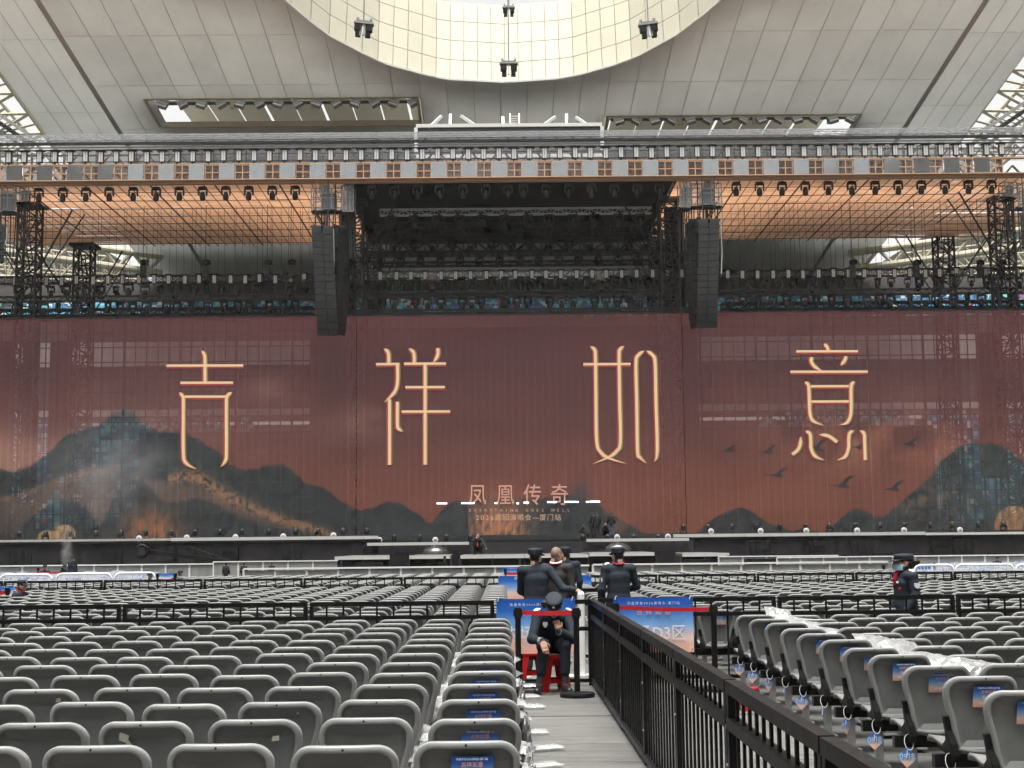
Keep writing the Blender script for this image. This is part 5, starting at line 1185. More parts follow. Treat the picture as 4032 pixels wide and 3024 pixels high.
for (px, py, s_, fl) in ((2868, 1772, 38, .7), (3022, 1778, 38, .9), (3215, 1762, 40, 1), (3388, 1758, 40, 1), (3582, 1748, 42, .8), (3062, 1868, 44, .8), (3318, 1908, 44, 1), (3518, 1922, 44, .9)):
    MBb = MB().add([P(px+x*s_*1.15, py+y*s_*fl*1.3, SY-0.045) for x, y in BIRD], [tuple(range(len(BIRD)))]); under(MBb.build('bird_silhouette', m_bird), scr, MIS)
# lit bars glowing low on the screen
m_bar = emit_mat('lit_bar', (0.85, 0.9, 1.0), 4)
for k, (p0, p1, py) in enumerate(((1720, 1760, 1982), (1816, 1868, 1981), (1948, 1957, 1981), (2034, 2043, 1982), (2062, 2082, 1979), (2155, 2192, 1977), (2224, 2278, 1976), (2308, 2318, 1976), (2322, 2362, 1975))):
    a = P(p0, py, SY-0.12); b_ = P(p1, py, SY-0.12); o = MB().tube(a, b_, 0.05, 8).build('led_light_bar', m_bar); tag(o, f'{nth(k+1)} small lit white bar from the left, low on the centre screen', 'light bar', 'lit bars low on the centre screen')
# ---- scaffolding and black masking behind the screen
sca = empty('screen_scaffold', (0, 99, 0), 0, 'black scaffolding grid standing right behind the screen wings', 'scaffolding'); MSC = Matrix.Translation((0, -99, 0))
for (a, b_) in ((-150, 1225), (2745, 4180)):
    x0, x1 = xat(a, 99), xat(b_, 99); x = x0; j = 0
    while x < x1:
        under(MB().bar((x, 98.4, 0), (x, 98.4, ZS1), 0.14 if j % 5 == 0 else 0.07).build('upright', m_rig), sca, MSC); x += 0.78; j += 1
    for z in np.arange(3, ZS1, 1.05): under(MB().bar((x0, 98.45, z), (x1, 98.45, z), 0.07).build('ledger', m_rig), sca, MSC)
mk = empty('black_masking', (0, 100.5, 0), 0, 'black masking cloth wall behind the screen, seen through its mesh', 'masking'); MMK = Matrix.Translation((0, -100.5, 0))
zmid = zat(1690, 101)
for (a, b_, z0, z1) in ((1222, 2742, 0, ZS1-0.3), (560, 1222, 0, zmid), (2742, 3650, 0, zmid), (-200, 70, 0, ZS1-1), (100, 160, 6, ZS1-1), (205, 290, 7, ZS1-1), (3830, 3930, 6, ZS1-1)):
    under(MB().bb((xat(a, 101), 101, z0), (xat(b_, 101), 101.05, z1)).build('cloth_panel', m_cloth), mk, MMK)
# ================================================================ STAGE DECK
ZD = 2.22; m_deck = M('black_stage_deck', (0.022, 0.022, 0.024), 0.45, 0, 0.25, 1.5); m_strip = M('white_edge_strip', (0.46, 0.46, 0.445), 0.4, 0, 0.03, 3)
YD = 91.0
stg = empty('main_stage', (0, YD, 0), 0, 'long black main stage with draped front and white edge strips', 'stage'); MST = Matrix.Translation((0, -YD, 0))
def S_(o): return under(o, stg, MST)
def zp(px, py, Y): return P(px, py, Y).z
S_(MB().bb((-45, YD, ZD-0.25), (xat(1500, YD), SY+2, ZD-0.12)).build('deck', m_deck)); S_(MB().bb((xat(2622, YD), YD, ZD-0.25), (45, SY+2, ZD-0.12)).build('deck', m_deck)); S_(MB().bb((xat(1500, YD), YD+1.2, ZD-0.3), (xat(2622, YD), SY+2, ZD-0.14)).build('deck', m_deck))
def strip(px0, px1, py, Y, seg=1.6, h=0.16, mt=None, z=None):
    x0, x1 = xat(px0, Y), xat(px1, Y); n_ = max(1, round((x1-x0)/seg)); z = z if z is not None else zp((px0+px1)/2, py, Y)
    for i in range(n_): S_(MB().bb((x0+(x1-x0)*i/n_+0.01, Y-0.12, z-h/2), (x0+(x1-x0)*(i+1)/n_-0.01, Y-0.02, z+h/2)).build('edge_strip', mt or m_strip))
strip(690, 1490, 2120, YD, 2.2, 0.2); strip(-100, 690, 2128, YD, 2.2, 0.14, M('textured_grey_strip', (0.36, 0.35, 0.33), 0.7, 0, 0.3, 8)); strip(1447, 1840, 2141, YD-0.9, 1.6, 0.18)
strip(2627, 3600, 2105, YD, 2.2, 0.2); strip(3600, 4150, 2100, YD, 2.2, 0.16, M('textured_pale_strip', (0.5, 0.49, 0.46), 0.7, 0, 0.3, 8)); strip(2292, 2688, 2126, YD-0.9, 1.6, 0.18)
drape(-45, xat(1500, YD), YD+0.12, -0.02, ZD-0.25, 'front_drape', None, 110, 0.05).parent = None
for o in [o_ for o_ in bpy.data.objects if o_.name.startswith('front_drape')]: S_(o)
o = drape(xat(2622, YD), 45, YD+0.12, -0.02, ZD-0.25, 'front_drape', None, 110, 0.05); S_(o)
o = drape(xat(1440, YD), xat(2700, YD), YD-0.7, -0.02, ZD-0.35, 'front_drape', None, 60, 0.05); S_(o)
S_(MB().bb((-45, YD-0.02, ZD-0.22), (xat(1500, YD), YD, ZD-0.1)).build('black_lip', m_rig)); S_(MB().bb((xat(2622, YD), YD-0.02, ZD-0.22), (45, YD, ZD-0.1)).build('black_lip', m_rig))
for k in range(4):   # centre steps down to the thrust
    S_(MB().bb((xat(1850, YD), YD-1.6-0.5*k, 0), (xat(2270, YD), YD-1.1-0.5*k, ZD-0.42-0.22*k)).build('step', m_deck))
# thrust platforms in front
def platform(px0, px1, pyedge, Y, depth, label):
    x0, x1 = xat(px0, Y), xat(px1, Y); z = zp((px0+px1)/2, pyedge, Y); e = empty('stage_platform', ((x0+x1)/2, Y, 0), 0, label, 'platform', 'low platforms with white edges before the stage')
    w_ = x1-x0; MB().bb((-w_/2, 0, z-0.06), (w_/2, depth, z+0.08)).build('deck', M('worn_grey_deck', (0.10, 0.098, 0.09), 0.5, 0, 0.4, 1.5, dirt=((0.26, 0.25, 0.23), 1.2, 0.52)), e)
    n_ = max(1, round(w_/1.6))
    for i in range(n_): MB().bb((-w_/2+w_*i/n_+0.01, -0.08, z-0.10), (-w_/2+w_*(i+1)/n_-0.01, 0.0, z+0.08)).build('edge_strip', m_strip, e)
    for i in range(n_+1): MB().bar((-w_/2+w_*i/n_, 0.3, 0), (-w_/2+w_*i/n_, 0.3, z-0.06), 0.1).build('leg', m_rig, e)
    MB().bb((-w_/2, 0.5, 0), (w_/2, 0.55, z-0.1)).build('skirt', m_cloth, e)
    return z
platform(1322, 1534, 2196, 78, 9, 'low platform with white edge at the left, beside the black speaker stack'); platform(1607, 1768, 2193, 78, 9, 'low platform with white edge left of the crouching man')
ZPL = platform(1806, 2300, 2190, 78, 9, 'wide low platform with white edge in the middle, under the crouching man'); platform(2302, 2568, 2182, 78, 9, 'low platform with white edge right of the middle'); platform(2660, 2842, 2184, 78, 9, 'low platform with white edge at the right')
def crate(px0, py0, px1, py1, Y, label, dep=0.8, rows=1, cat='speaker', grp='black speaker boxes before the stage', fl=True):
    a, b_ = P(px0, py0, Y), P(px1, py1, Y); zb = max(0.0, b_.z) if not fl else 0.0
    e = empty('speaker_stack', ((a.x+b_.x)/2, Y, zb), 0, label, cat, grp); w_, h_ = b_.x-a.x, a.z-zb
    for i in range(rows):
        o = MB().bb((-w_/2, 0, h_*i/rows+0.01), (w_/2, dep, h_*(i+1)/rows-0.01)).build('speaker_box', m_blackp, e)
        MB().bb((-w_/2+0.05, -0.015, h_*i/rows+0.05), (w_/2-0.05, -0.002, h_*(i+1)/rows-0.05)).build('grille', m_cloth, o)
crate(1534, 2177, 1607, 2232, 72, 'tall black speaker stack between the two left platforms', 1.0, 2); crate(2585, 2167, 2660, 2216, 72, 'tall black speaker stack between the right platforms', 1.0, 2)
crate(1780, 2165, 1808, 2195, 80, 'small black box at the left end of the middle platform', 0.8, 1); crate(1395, 2216, 1500, 2236, 66, 'low wide black box under the left platform', 1, 1); crate(2705, 2202, 2805, 2226, 66, 'low wide black box under the right platform', 1, 1); crate(2946, 2200, 3068, 2224, 62, 'long black case behind the white barricade, right of centre', 1, 1)
for k, (px, py) in enumerate(((190, 2214), (420, 2212), (655, 2206), (3015, 2176), (3233, 2176), (3480, 2176), (3700, 2176), (3940, 2176), (3300, 2182), (3620, 2180))):
    crate(px-38, py, px+38, py+22, 88, f'{nth(k+1)} low black wedge monitor from the left along the stage front', 0.7, 1, 'speaker', 'wedge monitors along the stage front')
for k, (px, py) in enumerate(((440, 2161), (905, 2154), (1460, 2142), (2200, 2146), (3222, 2127), (3700, 2127))):
    crate(px-30, py, px+30, py+60, 90.2, f'{nth(k+1)} tall front-fill speaker stack from the left against the stage drape', 0.6, 4, 'speaker', 'front-fill stacks against the stage drape')
def draped(px, py0, py1, Y, label, w=100):
    a, b_ = P(px-w/2, py0, Y), P(px+w/2, py1, Y); W = b_.x-a.x; e = empty('draped_screen', ((a.x+b_.x)/2, Y, 0), 0, label, 'monitor', 'draped monitors along the stage front')
    n_ = 14; vs = []; fs = []
    for j in range(6):
        for i in range(n_+1):
            u = i/n_; taper = 1-0.28*(j/5)*abs(2*u-1)**2; fold = 0.12*(j/5)*math.sin(i*1.6)
            vs.append((-W/2*taper+W*taper*u, -0.1+fold, a.z-(a.z-0.15)*(j/5)*(0.82+0.18*math.sin(u*math.pi))))
    for j in range(5):
        for i in range(n_): fs.append((j*(n_+1)+i, (j+1)*(n_+1)+i, (j+1)*(n_+1)+i+1, j*(n_+1)+i+1))
    MB().add(vs, fs).build('black_cloth', m_cloth, e, smooth=True); MB().bb((-W*0.42, 0.05, 0.5), (W*0.42, 0.2, a.z-0.03)).build('monitor_panel', m_blackp, e); MB().bar((0, 0.15, 0), (0, 0.15, 0.5), 0.12).build('stand', m_rig, e)
for k, (px, py0) in enumerate(((80, 2166), (440, 2162), (808, 2154), (1152, 2144), (2992, 2126), (3395, 2124), (3795, 2124))): draped(px, py0, py0+62, 89.3, f'{nth(k+1)} black cloth-draped monitor from the left before the stage')
# footlights on the deck
FL = [15, 105, 205, 300, 400, 497, 593, 692, 783, 878, 965, 1067, 1172, 1258, 1355, 1445]
FR = [2667, 2763, 2855, 2948, 3041, 3140, 3232, 3330, 3427, 3520, 3621, 3707, 3807, 3904, 3995]
for nm, lst in (('left', FL), ('right', FR)):
    for k, px in enumerate(lst): mover(xat(px, YD+0.5), YD+0.5, ZD+0.27, f'{nth(k+1)} small moving head from the left on the {nm} stage edge', random.uniform(-.3, .3), random.uniform(-.5, .5), 0.62, True, 'moving heads standing on the stage edge')
for k, px in enumerate((1552, 1650, 1752, 1845, 2280, 2375, 2475, 2570)): mover(xat(px, YD-0.2), YD-0.2, zp(px, 2128, YD), f'{nth(k+1)} moving head from the left on the lower centre edge', 0.1, 0.2, 0.72, True, 'moving heads standing on the stage edge')
me_rl = MB().lathe([(0.05, -0.07), (0.16, -0.05), (0.19, 0.0), (0.15, 0.10), (0.05, 0.14)], 14).mesh('lamp_drum', m_mgrey, True); me_rf = MB().lathe([(0.02, 0.004), (0.17, 0.003), (0.185, -0.01)], 16).mesh('white_face', m_lens); me_rs = MB().bar((0, 0.05, -0.35), (0, 0.05, -0.1), 0.06).mesh('foot', m_rig)
for k, (px, py) in enumerate(((547, 2120), (735, 2117), (927, 2115), (1115, 2112), (1313, 2108), (1494, 2127), (1714, 2126), (2430, 2115), (2630, 2113), (2800, 2092), (2995, 2091), (3175, 2090), (3375, 2089), (3560, 2088), (3780, 2087))):
    p = P(px, py, YD+0.3); e = empty('round_floodlight', p, 0, f'{nth(k+1)} round white-faced floor light from the left along the stage edge', 'floor light', 'round white floor lights on the stage edge')
    inst('lamp_drum', me_rl, e, (0, 0.08, 0), (math.pi/2, 0, 0)); inst('white_face', me_rf, e, (0, -0.03, 0), (math.pi/2, 0, 0)); inst('foot', me_rs, e)
# covered domes on the platforms
m_tarp = M('black_plastic_tarp', (0.03, 0.03, 0.032), 0.25, 0, 0.3, 3, bump=0.9, bscale=6, spec=0.7)
for px, py, nm, w in ((1715, 2172, 'left', 105), (2432, 2160, 'right', 108)):
    p = P(px, py, 82); vs = []; fs = []; n_, mm = 18, 7; W = w/2/F*82
    for j in range(mm+1):
        for i in range(n_):
            a = 2*math.pi*i/n_; f_ = math.cos(j/mm*math.pi/2); vs.append((W*f_*math.cos(a)*(1+0.05*math.sin(5*a+j)), W*0.8*f_*math.sin(a), 0.6+W*0.62*math.sin(j/mm*math.pi/2)*(1+0.06*math.sin(4*a+2*j))))
    for j in range(mm): fs += [(j*n_+i, j*n_+(i+1) % n_, (j+1)*n_+(i+1) % n_, (j+1)*n_+i) for i in range(n_)]
    o = MB().add(vs, fs).build('tarp_mound', m_tarp, None, (p.x, 82, p.z-0.75), smooth=True); tag(o, f'gear mound under shiny black tarp on the {nm} of the thrust', 'tarp', 'tarp covered gear mounds')
# ================================================================ WHITE BARRICADES AND BARRIERS
m_poly = M('frosted_white_panel', (0.32, 0.325, 0.32), 0.35, 0, 0.18, 1.2, stretch=(2.5, 1, 0.4), trans=0.3)
def barricade(px0, px1, pyt, Y, h, seg, label):
    a, b_ = P(px0, pyt, Y), P(px1, pyt, Y); e = empty('white_barricade', (a.x, Y, 0), 0, label, 'barricade', 'white panel barricades before the stage'); L = b_.x-a.x; n_ = max(1, round(L/seg)); zt_ = h
    for i in range(n_):
        x0, x1 = L*i/n_, L*(i+1)/n_
        MB().bb((x0+0.03, 0.0, 0.1), (x1-0.03, 0.03, zt_-0.05)).build('panel', m_poly, e); MB().bar((x0, 0.02, 0), (x0, 0.02, zt_), 0.07, 0.07).build('post', m_white, e)
        MB().bar((x0+(x1-x0)*0.4, 0.05, 0.1), (x0+(x1-x0)*0.4, 0.05, zt_-0.06), 0.05).build('inner_post', m_white, e)
    MB().bb((0, -0.06, zt_-0.02), (L, 0.10, zt_+0.03)).build('top_cap', m_white, e); MB().bb((0, -0.04, 0.02), (L, 0.08, 0.12)).build('bottom_rail', m_alu, e)
barricade(960, 2320, 2238, 44.6, 0.98, 0.95, 'long white panel barricade, left of the aisle end'); barricade(2335, 3500, 2228, 44.6, 1.0, 0.95, 'long white panel barricade, right of the aisle end')
barricade(-100, 840, 2232, 58, 1.0, 1.0, 'far white panel barricade at the left below the stage'); barricade(3060, 4150, 2196, 60, 1.0, 1.0, 'far white panel barricade at the right below the stage')
barricade(840, 1330, 2228, 66, 1.0, 1.1, 'farthest white panel barricade, left of the thrust'); barricade(2830, 3300, 2196, 66, 1.0, 1.1, 'farthest white panel barricade, right of the thrust')
m_tubew = M('white_tube', (0.62, 0.62, 0.61), 0.35, 0, 0.03, 3)
def tube_barrier(px0, px1, pyt, Y, label):
    a, b_ = P(px0, pyt, Y), P(px1, pyt, Y); L = b_.x-a.x; zt_ = a.z; e = empty('tube_barrier', (a.x, Y, 0), 0, label, 'barrier', 'white round-cornered tube barriers')
    r_ = 0.18; pts = [(0, 0, 0), (0, 0, zt_-r_)]+[(r_-r_*math.cos(t_), 0, zt_-r_+r_*math.sin(t_)) for t_ in (0.4, 0.8, 1.2, 1.57)]+[(L-r_+r_*math.sin(t_), 0, zt_-r_+r_*math.cos(t_)) for t_ in (0, 0.4, 0.8, 1.2, 1.57)]+[(L, 0, 0)]
    MB().path(pts, 0.035, 8).build('bent_tube', m_tubew, e, smooth=True); MB().tube((0, 0, 0.18), (L, 0, 0.18), 0.025, 6).build('lower_tube', m_tubew, e)
    for i in range(1, 12): MB().tube((L*i/12, 0, 0.18), (L*i/12, 0, zt_-0.03), 0.011, 6).build('bar', m_tubew, e)
    for x in (0.2, L-0.2): MB().bar((x, -0.35, 0.02), (x, 0.35, 0.02), 0.05, 0.03).build('foot', m_tubew, e)
for k, (a, b_, y_) in enumerate(((-150, -5, 2272), (0, 205, 2264), (222, 440, 2260), (452, 612, 2257))): tube_barrier(a, b_, y_, 43.5, f'{nth(k+1)} white tube barrier from the left, before the covered chairs')
for k, (a, b_, y_) in enumerate(((3600, 3755, 2226), (3762, 3990, 2224), (3998, 4160, 2224))): tube_barrier(a, b_, y_, 43.5, f'white tube barrier at the right before the covered chairs, {nth(k+1)} one')
# camera crane
p = P(690, 2190, 74); e = empty('camera_crane', (p.x, 74, 0), 0, 'long black camera crane with round head at the left before the stage', 'camera crane')
def cp(px, py): 
    v = P(px, py, 74); return Vector((v.x-p.x, 0, v.z))
MB().bar(cp(568, 2170), cp(930, 2216), 0.28, 0.22).build('boom', m_blackp, e); MB().bar(cp(568, 2166), cp(930, 2212), 0.06, 0.03).build('boom_rail', m_mgrey, e)
rp = MB(); c0 = cp(562, 2170)
rp.path([c0+Vector((0.30*math.cos(t_), -0.15, 0.30*math.sin(t_))) for t_ in np.linspace(0, 2*math.pi, 14, endpoint=False)], 0.09, 6, closed=True); rp.build('camera_wheel', m_blackp, e)
MB().box(c0, (0.35, 0.5, 0.4)).build('camera_body', m_fix, e); q_ = cp(692, 2188)
for dx_ in (-0.35, 0, 0.35): MB().bar(q_, (dx_, 0.2*(dx_ == 0), 0), 0.09).build('tripod_leg', m_blackp, e)
MB().bar(q_+Vector((0, 0, -0.2)), q_+Vector((0, 0, 0.5)), 0.2).build('pivot_post', m_blackp, e)
for a, b_ in (((575, 2165), (740, 2150)), ((740, 2150), (925, 2212))): MB().bar(cp(*a), cp(*b_), 0.025).build('stay_wire', m_rig, e)
# small gear heap near the thrust
for k, (px, py, w) in enumerate(((2040, 2226, 30), (1745, 2214, 26), (2890, 2218, 40), (2860, 2212, 30), (1335, 2228, 40), (1250, 2232, 44))):
    p = P(px, py, 70); e = empty('equipment_case', (p.x, 70, 0), random.uniform(-.3, .3), f'{nth(k+1)} dark equipment case in the pit before the thrust', 'case', 'equipment cases in the pit'); W = w/F*70
    MB().bb((-W/2, -0.3, 0), (W/2, 0.3, p.z)).build('case_body', m_blackp, e); MB().bar((-W/2-0.01, -0.31, p.z*0.7), (W/2+0.01, -0.31, p.z*0.7), 0.03).build('edge_trim', m_alu, e)
    MB().tube((W*0.2, 0, p.z), (W*0.25, 0, p.z+0.3), 0.07, 8).build('lamp', m_fix, e)
# ================================================================ SMOKE
def smoke(name, c, r, dens, label, seed):
    o = MB(); n_, mm = 20, 12; vs = []; fs = []
    for j in range(mm+1):
        for i in range(n_):
            a, bq = 2*math.pi*i/n_, math.pi*(j+0.02)/(mm+0.04)-math.pi/2; vs.append((r[0]*math.cos(bq)*math.cos(a), r[1]*math.cos(bq)*math.sin(a), r[2]*math.sin(bq)))
    for j in range(mm): fs += [(j*n_+i, j*n_+(i+1) % n_, (j+1)*n_+(i+1) % n_, (j+1)*n_+i) for i in range(n_)]
    fs += [tuple(range(n_-1, -1, -1)), tuple(range(mm*n_, (mm+1)*n_))]
    m = bpy.data.materials.new(name); m.use_nodes = True; t = m.node_tree; nn = t.nodes; nn.remove(nn['Principled BSDF']); v = nn.new('ShaderNodeVolumePrincipled'); v.inputs['Color'].default_value = (0.9, 0.9, 0.92, 1); v.inputs['Anisotropy'].default_value = 0.2
    tc = nn.new('ShaderNodeTexCoord'); nz = nn.new('ShaderNodeTexNoise'); nz.inputs['Scale'].default_value = 1.2/max(r)*3; nz.inputs['Detail'].default_value = 3; t.links.new(tc.outputs['Object'], nz.inputs['Vector'])
    sc = nn.new('ShaderNodeVectorMath'); sc.operation = 'DIVIDE'; sc.inputs[1].default_value = r; t.links.new(tc.outputs['Object'], sc.inputs[0]); ln = nn.new('ShaderNodeVectorMath'); ln.operation = 'LENGTH'; t.links.new(sc.outputs[0], ln.inputs[0])
    fo = nn.new('ShaderNodeMapRange'); fo.inputs[1].default_value = 1.0; fo.inputs[2].default_value = 0.1; fo.interpolation_type = 'SMOOTHSTEP'; t.links.new(ln.outputs['Value'], fo.inputs[0])
    n2 = nn.new('ShaderNodeMapRange'); n2.inputs[1].default_value = 0.35; n2.inputs[2].default_value = 0.7; t.links.new(nz.outputs[0], n2.inputs[0]); mu = nn.new('ShaderNodeMath'); mu.operation = 'MULTIPLY'; t.links.new(fo.outputs[0], mu.inputs[0]); t.links.new(n2.outputs[0], mu.inputs[1])
    m3 = nn.new('ShaderNodeMath'); m3.operation = 'MULTIPLY'; m3.inputs[1].default_value = dens; t.links.new(mu.outputs[0], m3.inputs[0]); t.links.new(m3.outputs[0], v.inputs['Density']); t.links.new(v.outputs[0], nn['Material Output'].inputs['Volume'])
    ob = o.add(vs, fs).build(name, m, None, c); tag(ob, label, 'smoke', None, 'stuff')
p = P(262, 2165, 84); smoke('smoke_jet', p, (0.45, 0.45, 1.5), 1.6, 'thin pale smoke jet rising at the left before the stage', 1)
p = P(430, 1850, 93.5); smoke('smoke_cloud', p, (5.6, 1.8, 4.2), 0.20, 'faint smoke cloud drifting before the left screen wing', 2)
# ================================================================ PEOPLE
m_navy = M('navy_uniform', (0.018, 0.024, 0.034), 0.8, 0, 0.22, 14, bump=0.5, bscale=22, spec=0.2); m_cap = M('navy_cap', (0.017, 0.022, 0.031), 0.7, 0, 0.15, 20, bump=0.3, bscale=40, spec=0.25)
m_dkj = M('dark_brown_jacket', (0.016, 0.013, 0.013), 0.75, 0, 0.2, 12, bump=0.4, bscale=22); m_blk = M('black_clothes', (0.012, 0.012, 0.013), 0.85, 0, 0.2, 12, bump=0.4, bscale=22)
m_skin = M('skin', (0.34, 0.19, 0.135), 0.5, 0, 0.08, 25); m_hair = M('black_hair', (0.010, 0.009, 0.008), 0.5, 0, 0.2, 60); m_stub = M('cropped_hair_scalp', (0.16, 0.105, 0.08), 0.6, 0, 0.15, 40)
m_shoe = M('black_shoes', (0.013, 0.013, 0.013), 0.4, 0, 0.1, 20); m_sock = M('grey_socks', (0.05, 0.05, 0.052), 0.9, 0, 0.1, 40); m_jean = M('blue_jeans', (0.04, 0.08, 0.16), 0.85, 0, 0.2, 14); m_mask = M('blue_face_mask', (0.30, 0.47, 0.58), 0.8, 0, 0.05, 30); m_scarf = M('red_scarf', (0.35, 0.012, 0.03), 0.7, 0, 0.1, 20); m_patch = M('silver_badge', (0.55, 0.58, 0.62), 0.5, 0, 0.3, 60)
def surf_net(D, org, h):
    nx, ny, nz = D.shape; s = D < 0
    c = np.zeros((nx-1, ny-1, nz-1), int); acc = np.zeros((nx-1, ny-1, nz-1, 3)); cnt = np.zeros((nx-1, ny-1, nz-1))
    corners = [(i, j, k) for i in (0, 1) for j in (0, 1) for k in (0, 1)]
    for a in corners:
        for ax in range(3):
            if a[ax]: continue
            b = list(a); b[ax] = 1
            sl = lambda q: D[q[0]:nx-1+q[0], q[1]:ny-1+q[1], q[2]:nz-1+q[2]]
            d0, d1 = sl(a), sl(b); m = (d0 < 0) != (d1 < 0); t_ = np.where(m, d0/np.where(m, d0-d1, 1), 0)
            cnt += m
            for q in range(3): acc[..., q] += np.where(m, a[q]+(t_ if q == ax else 0), 0)
    act = cnt > 0; idx = -np.ones(act.shape, int); idx[act] = np.arange(act.sum())
    ijk = np.argwhere(act); V = org+h*(ijk+acc[act]/cnt[act][:, None])
    F_ = []
    for ax in range(3):
        o1, o2 = [(1, 2), (2, 0), (0, 1)][ax]
        A = s[1:-1, 1:-1, 1:-1]; 
        sh = [slice(1, -1)]*3; sh2 = list(sh); sh2[ax] = slice(2, None); B = s[tuple(sh2)]
        e = np.argwhere(A != B)+1
        if len(e) == 0: continue
        u = np.zeros(3, int); u[o1] = 1; v = np.zeros(3, int); v[o2] = 1
        g = lambda q: idx[q[:, 0], q[:, 1], q[:, 2]]
        ok = np.all(e < np.array(idx.shape), 1); e = e[ok]
        q = np.stack([g(e-u-v), g(e-v), g(e), g(e-u)], 1); fl = ~s[e[:, 0], e[:, 1], e[:, 2]]
        q[fl] = q[fl][:, ::-1]; F_.append(q[np.all(q >= 0, 1)])
    return V, np.concatenate(F_)
def body_mesh(prims, h, mats, k=0.022):
    A = np.array([p[0] for p in prims], float); B = np.array([p[1] for p in prims], float); rr = np.array([max(p[2], p[3])*max(p[5]) for p in prims])
    lo = np.minimum(A, B).min(0)-rr.max()-0.05; lo = np.minimum((A-rr[:, None]).min(0), (B-rr[:, None]).min(0))-3*h; hi = np.maximum((A+rr[:, None]).max(0), (B+rr[:, None]).max(0))+3*h
    n_ = np.ceil((hi-lo)/h).astype(int)+1; ax = [lo[i]+h*np.arange(n_[i]) for i in range(3)]
    D = np.full(tuple(n_), 9.0)
    def sd(p, X, Y, Z):
        a, b, ra, rb, mi, sc = p[:6]; a = np.array(a, float); b = np.array(b, float); sc = np.array(sc, float); piv = (a+b)/2
        x, y, z = (X-piv[0])/sc[0], (Y-piv[1])/sc[1], (Z-piv[2])/sc[2]; a2 = (a-piv)/sc; b2 = (b-piv)/sc; d = b2-a2; L = max(1e-9, d@d)
        t_ = np.clip(((x-a2[0])*d[0]+(y-a2[1])*d[1]+(z-a2[2])*d[2])/L, 0, 1)
        return (np.sqrt((x-a2[0]-t_*d[0])**2+(y-a2[1]-t_*d[1])**2+(z-a2[2]-t_*d[2])**2)-(ra+(rb-ra)*t_))*sc.min()
    for p in prims:
        R_m = max(p[2], p[3])*max(p[5])+0.07; l = np.minimum(p[0], p[1])-R_m; u = np.maximum(p[0], p[1])+R_m
        i0 = np.maximum(0, np.floor((l-lo)/h).astype(int)); i1 = np.minimum(n_, np.ceil((u-lo)/h).astype(int)+1); sl = tuple(slice(i0[q], i1[q]) for q in range(3))
        d = sd(p, ax[0][sl[0]][:, None, None], ax[1][sl[1]][None, :, None], ax[2][sl[2]][None, None, :]); o = D[sl]; kk = p[6] if len(p) > 6 else k
        hh = np.clip(0.5+0.5*(o-d)/kk, 0, 1); D[sl] = o*(1-hh)+d*hh-kk*hh*(1-hh)
    V, Q = surf_net(D, lo, h); C = V[Q].mean(1); best = np.full(len(C), 9.0); mi = np.zeros(len(C), int)
    for p in prims:
        d = sd(p, C[:, 0], C[:, 1], C[:, 2])-(p[7] if len(p) > 7 else 0); m = d < best; best[m] = d[m]; mi[m] = p[4]
    me = bpy.data.meshes.new('body'); me.from_pydata(V.tolist(), [], Q.tolist())
    for m in mats: me.materials.append(m)
    me.polygons.foreach_set('material_index', mi.astype(np.int32)); me.polygons.foreach_set('use_smooth', [True]*len(Q)); me.update(); return me
U1 = (1, 1, 1)
SKIN, TOP, LEG, SHOE, SOCK, HAIR = range(6)
def rotm(yaw, pitch=0): return Matrix.Rotation(yaw, 3, 'Z') @ Matrix.Rotation(-pitch, 3, 'X')
def hand(pr, wrist, direc, palm_n, curl=0.3, s_=1.0, fine=True, side=1):
    w_ = Vector(wrist); d = Vector(direc).normalized(); n_ = Vector(palm_n); n_ = (n_-d*n_.dot(d)).normalized(); t_ = d.cross(n_)*side
    pc = w_+d*0.055*s_
    pr.append((tuple(w_), tuple(w_+d*0.02), 0.026*s_, 0.026*s_, SKIN, U1, 0.012)); pr.append((tuple(w_+d*0.03*s_-t_*0.018*s_), tuple(w_+d*0.075*s_-t_*0.022*s_), 0.021*s_, 0.018*s_, SKIN, U1, 0.012)); pr.append((tuple(w_+d*0.03*s_+t_*0.016*s_), tuple(w_+d*0.08*s_+t_*0.020*s_), 0.021*s_, 0.018*s_, SKIN, U1, 0.012))
    if not fine: return
    for i, (off, ln) in enumerate(((-0.030, .058), (-0.010, .070), (0.011, .074), (0.031, .066))):
        b0 = w_+d*0.085*s_+t_*off*s_; d1 = (d*math.cos(curl*0.6)+n_*math.sin(curl*0.6)); b1 = b0+d1*ln*0.5*s_; d2 = (d*math.cos(curl*1.6)+n_*math.sin(curl*1.6)); b2 = b1+d2*ln*0.5*s_
        pr.append((tuple(b0), tuple(b1), 0.0095*s_, 0.0088*s_, SKIN, U1, 0.004)); pr.append((tuple(b1), tuple(b2), 0.0088*s_, 0.0072*s_, SKIN, U1, 0.004))
    b0 = w_+d*0.03*s_+t_*0.035*s_; b1 = b0+(d*0.6+t_*0.7+n_*0.3).normalized()*0.035*s_; b2 = b1+(d*0.85+t_*0.2+n_*0.4).normalized()*0.03*s_
    pr.append((tuple(b0), tuple(b1), 0.012*s_, 0.010*s_, SKIN, U1, 0.005)); pr.append((tuple(b1), tuple(b2), 0.010*s_, 0.008*s_, SKIN, U1, 0.004))
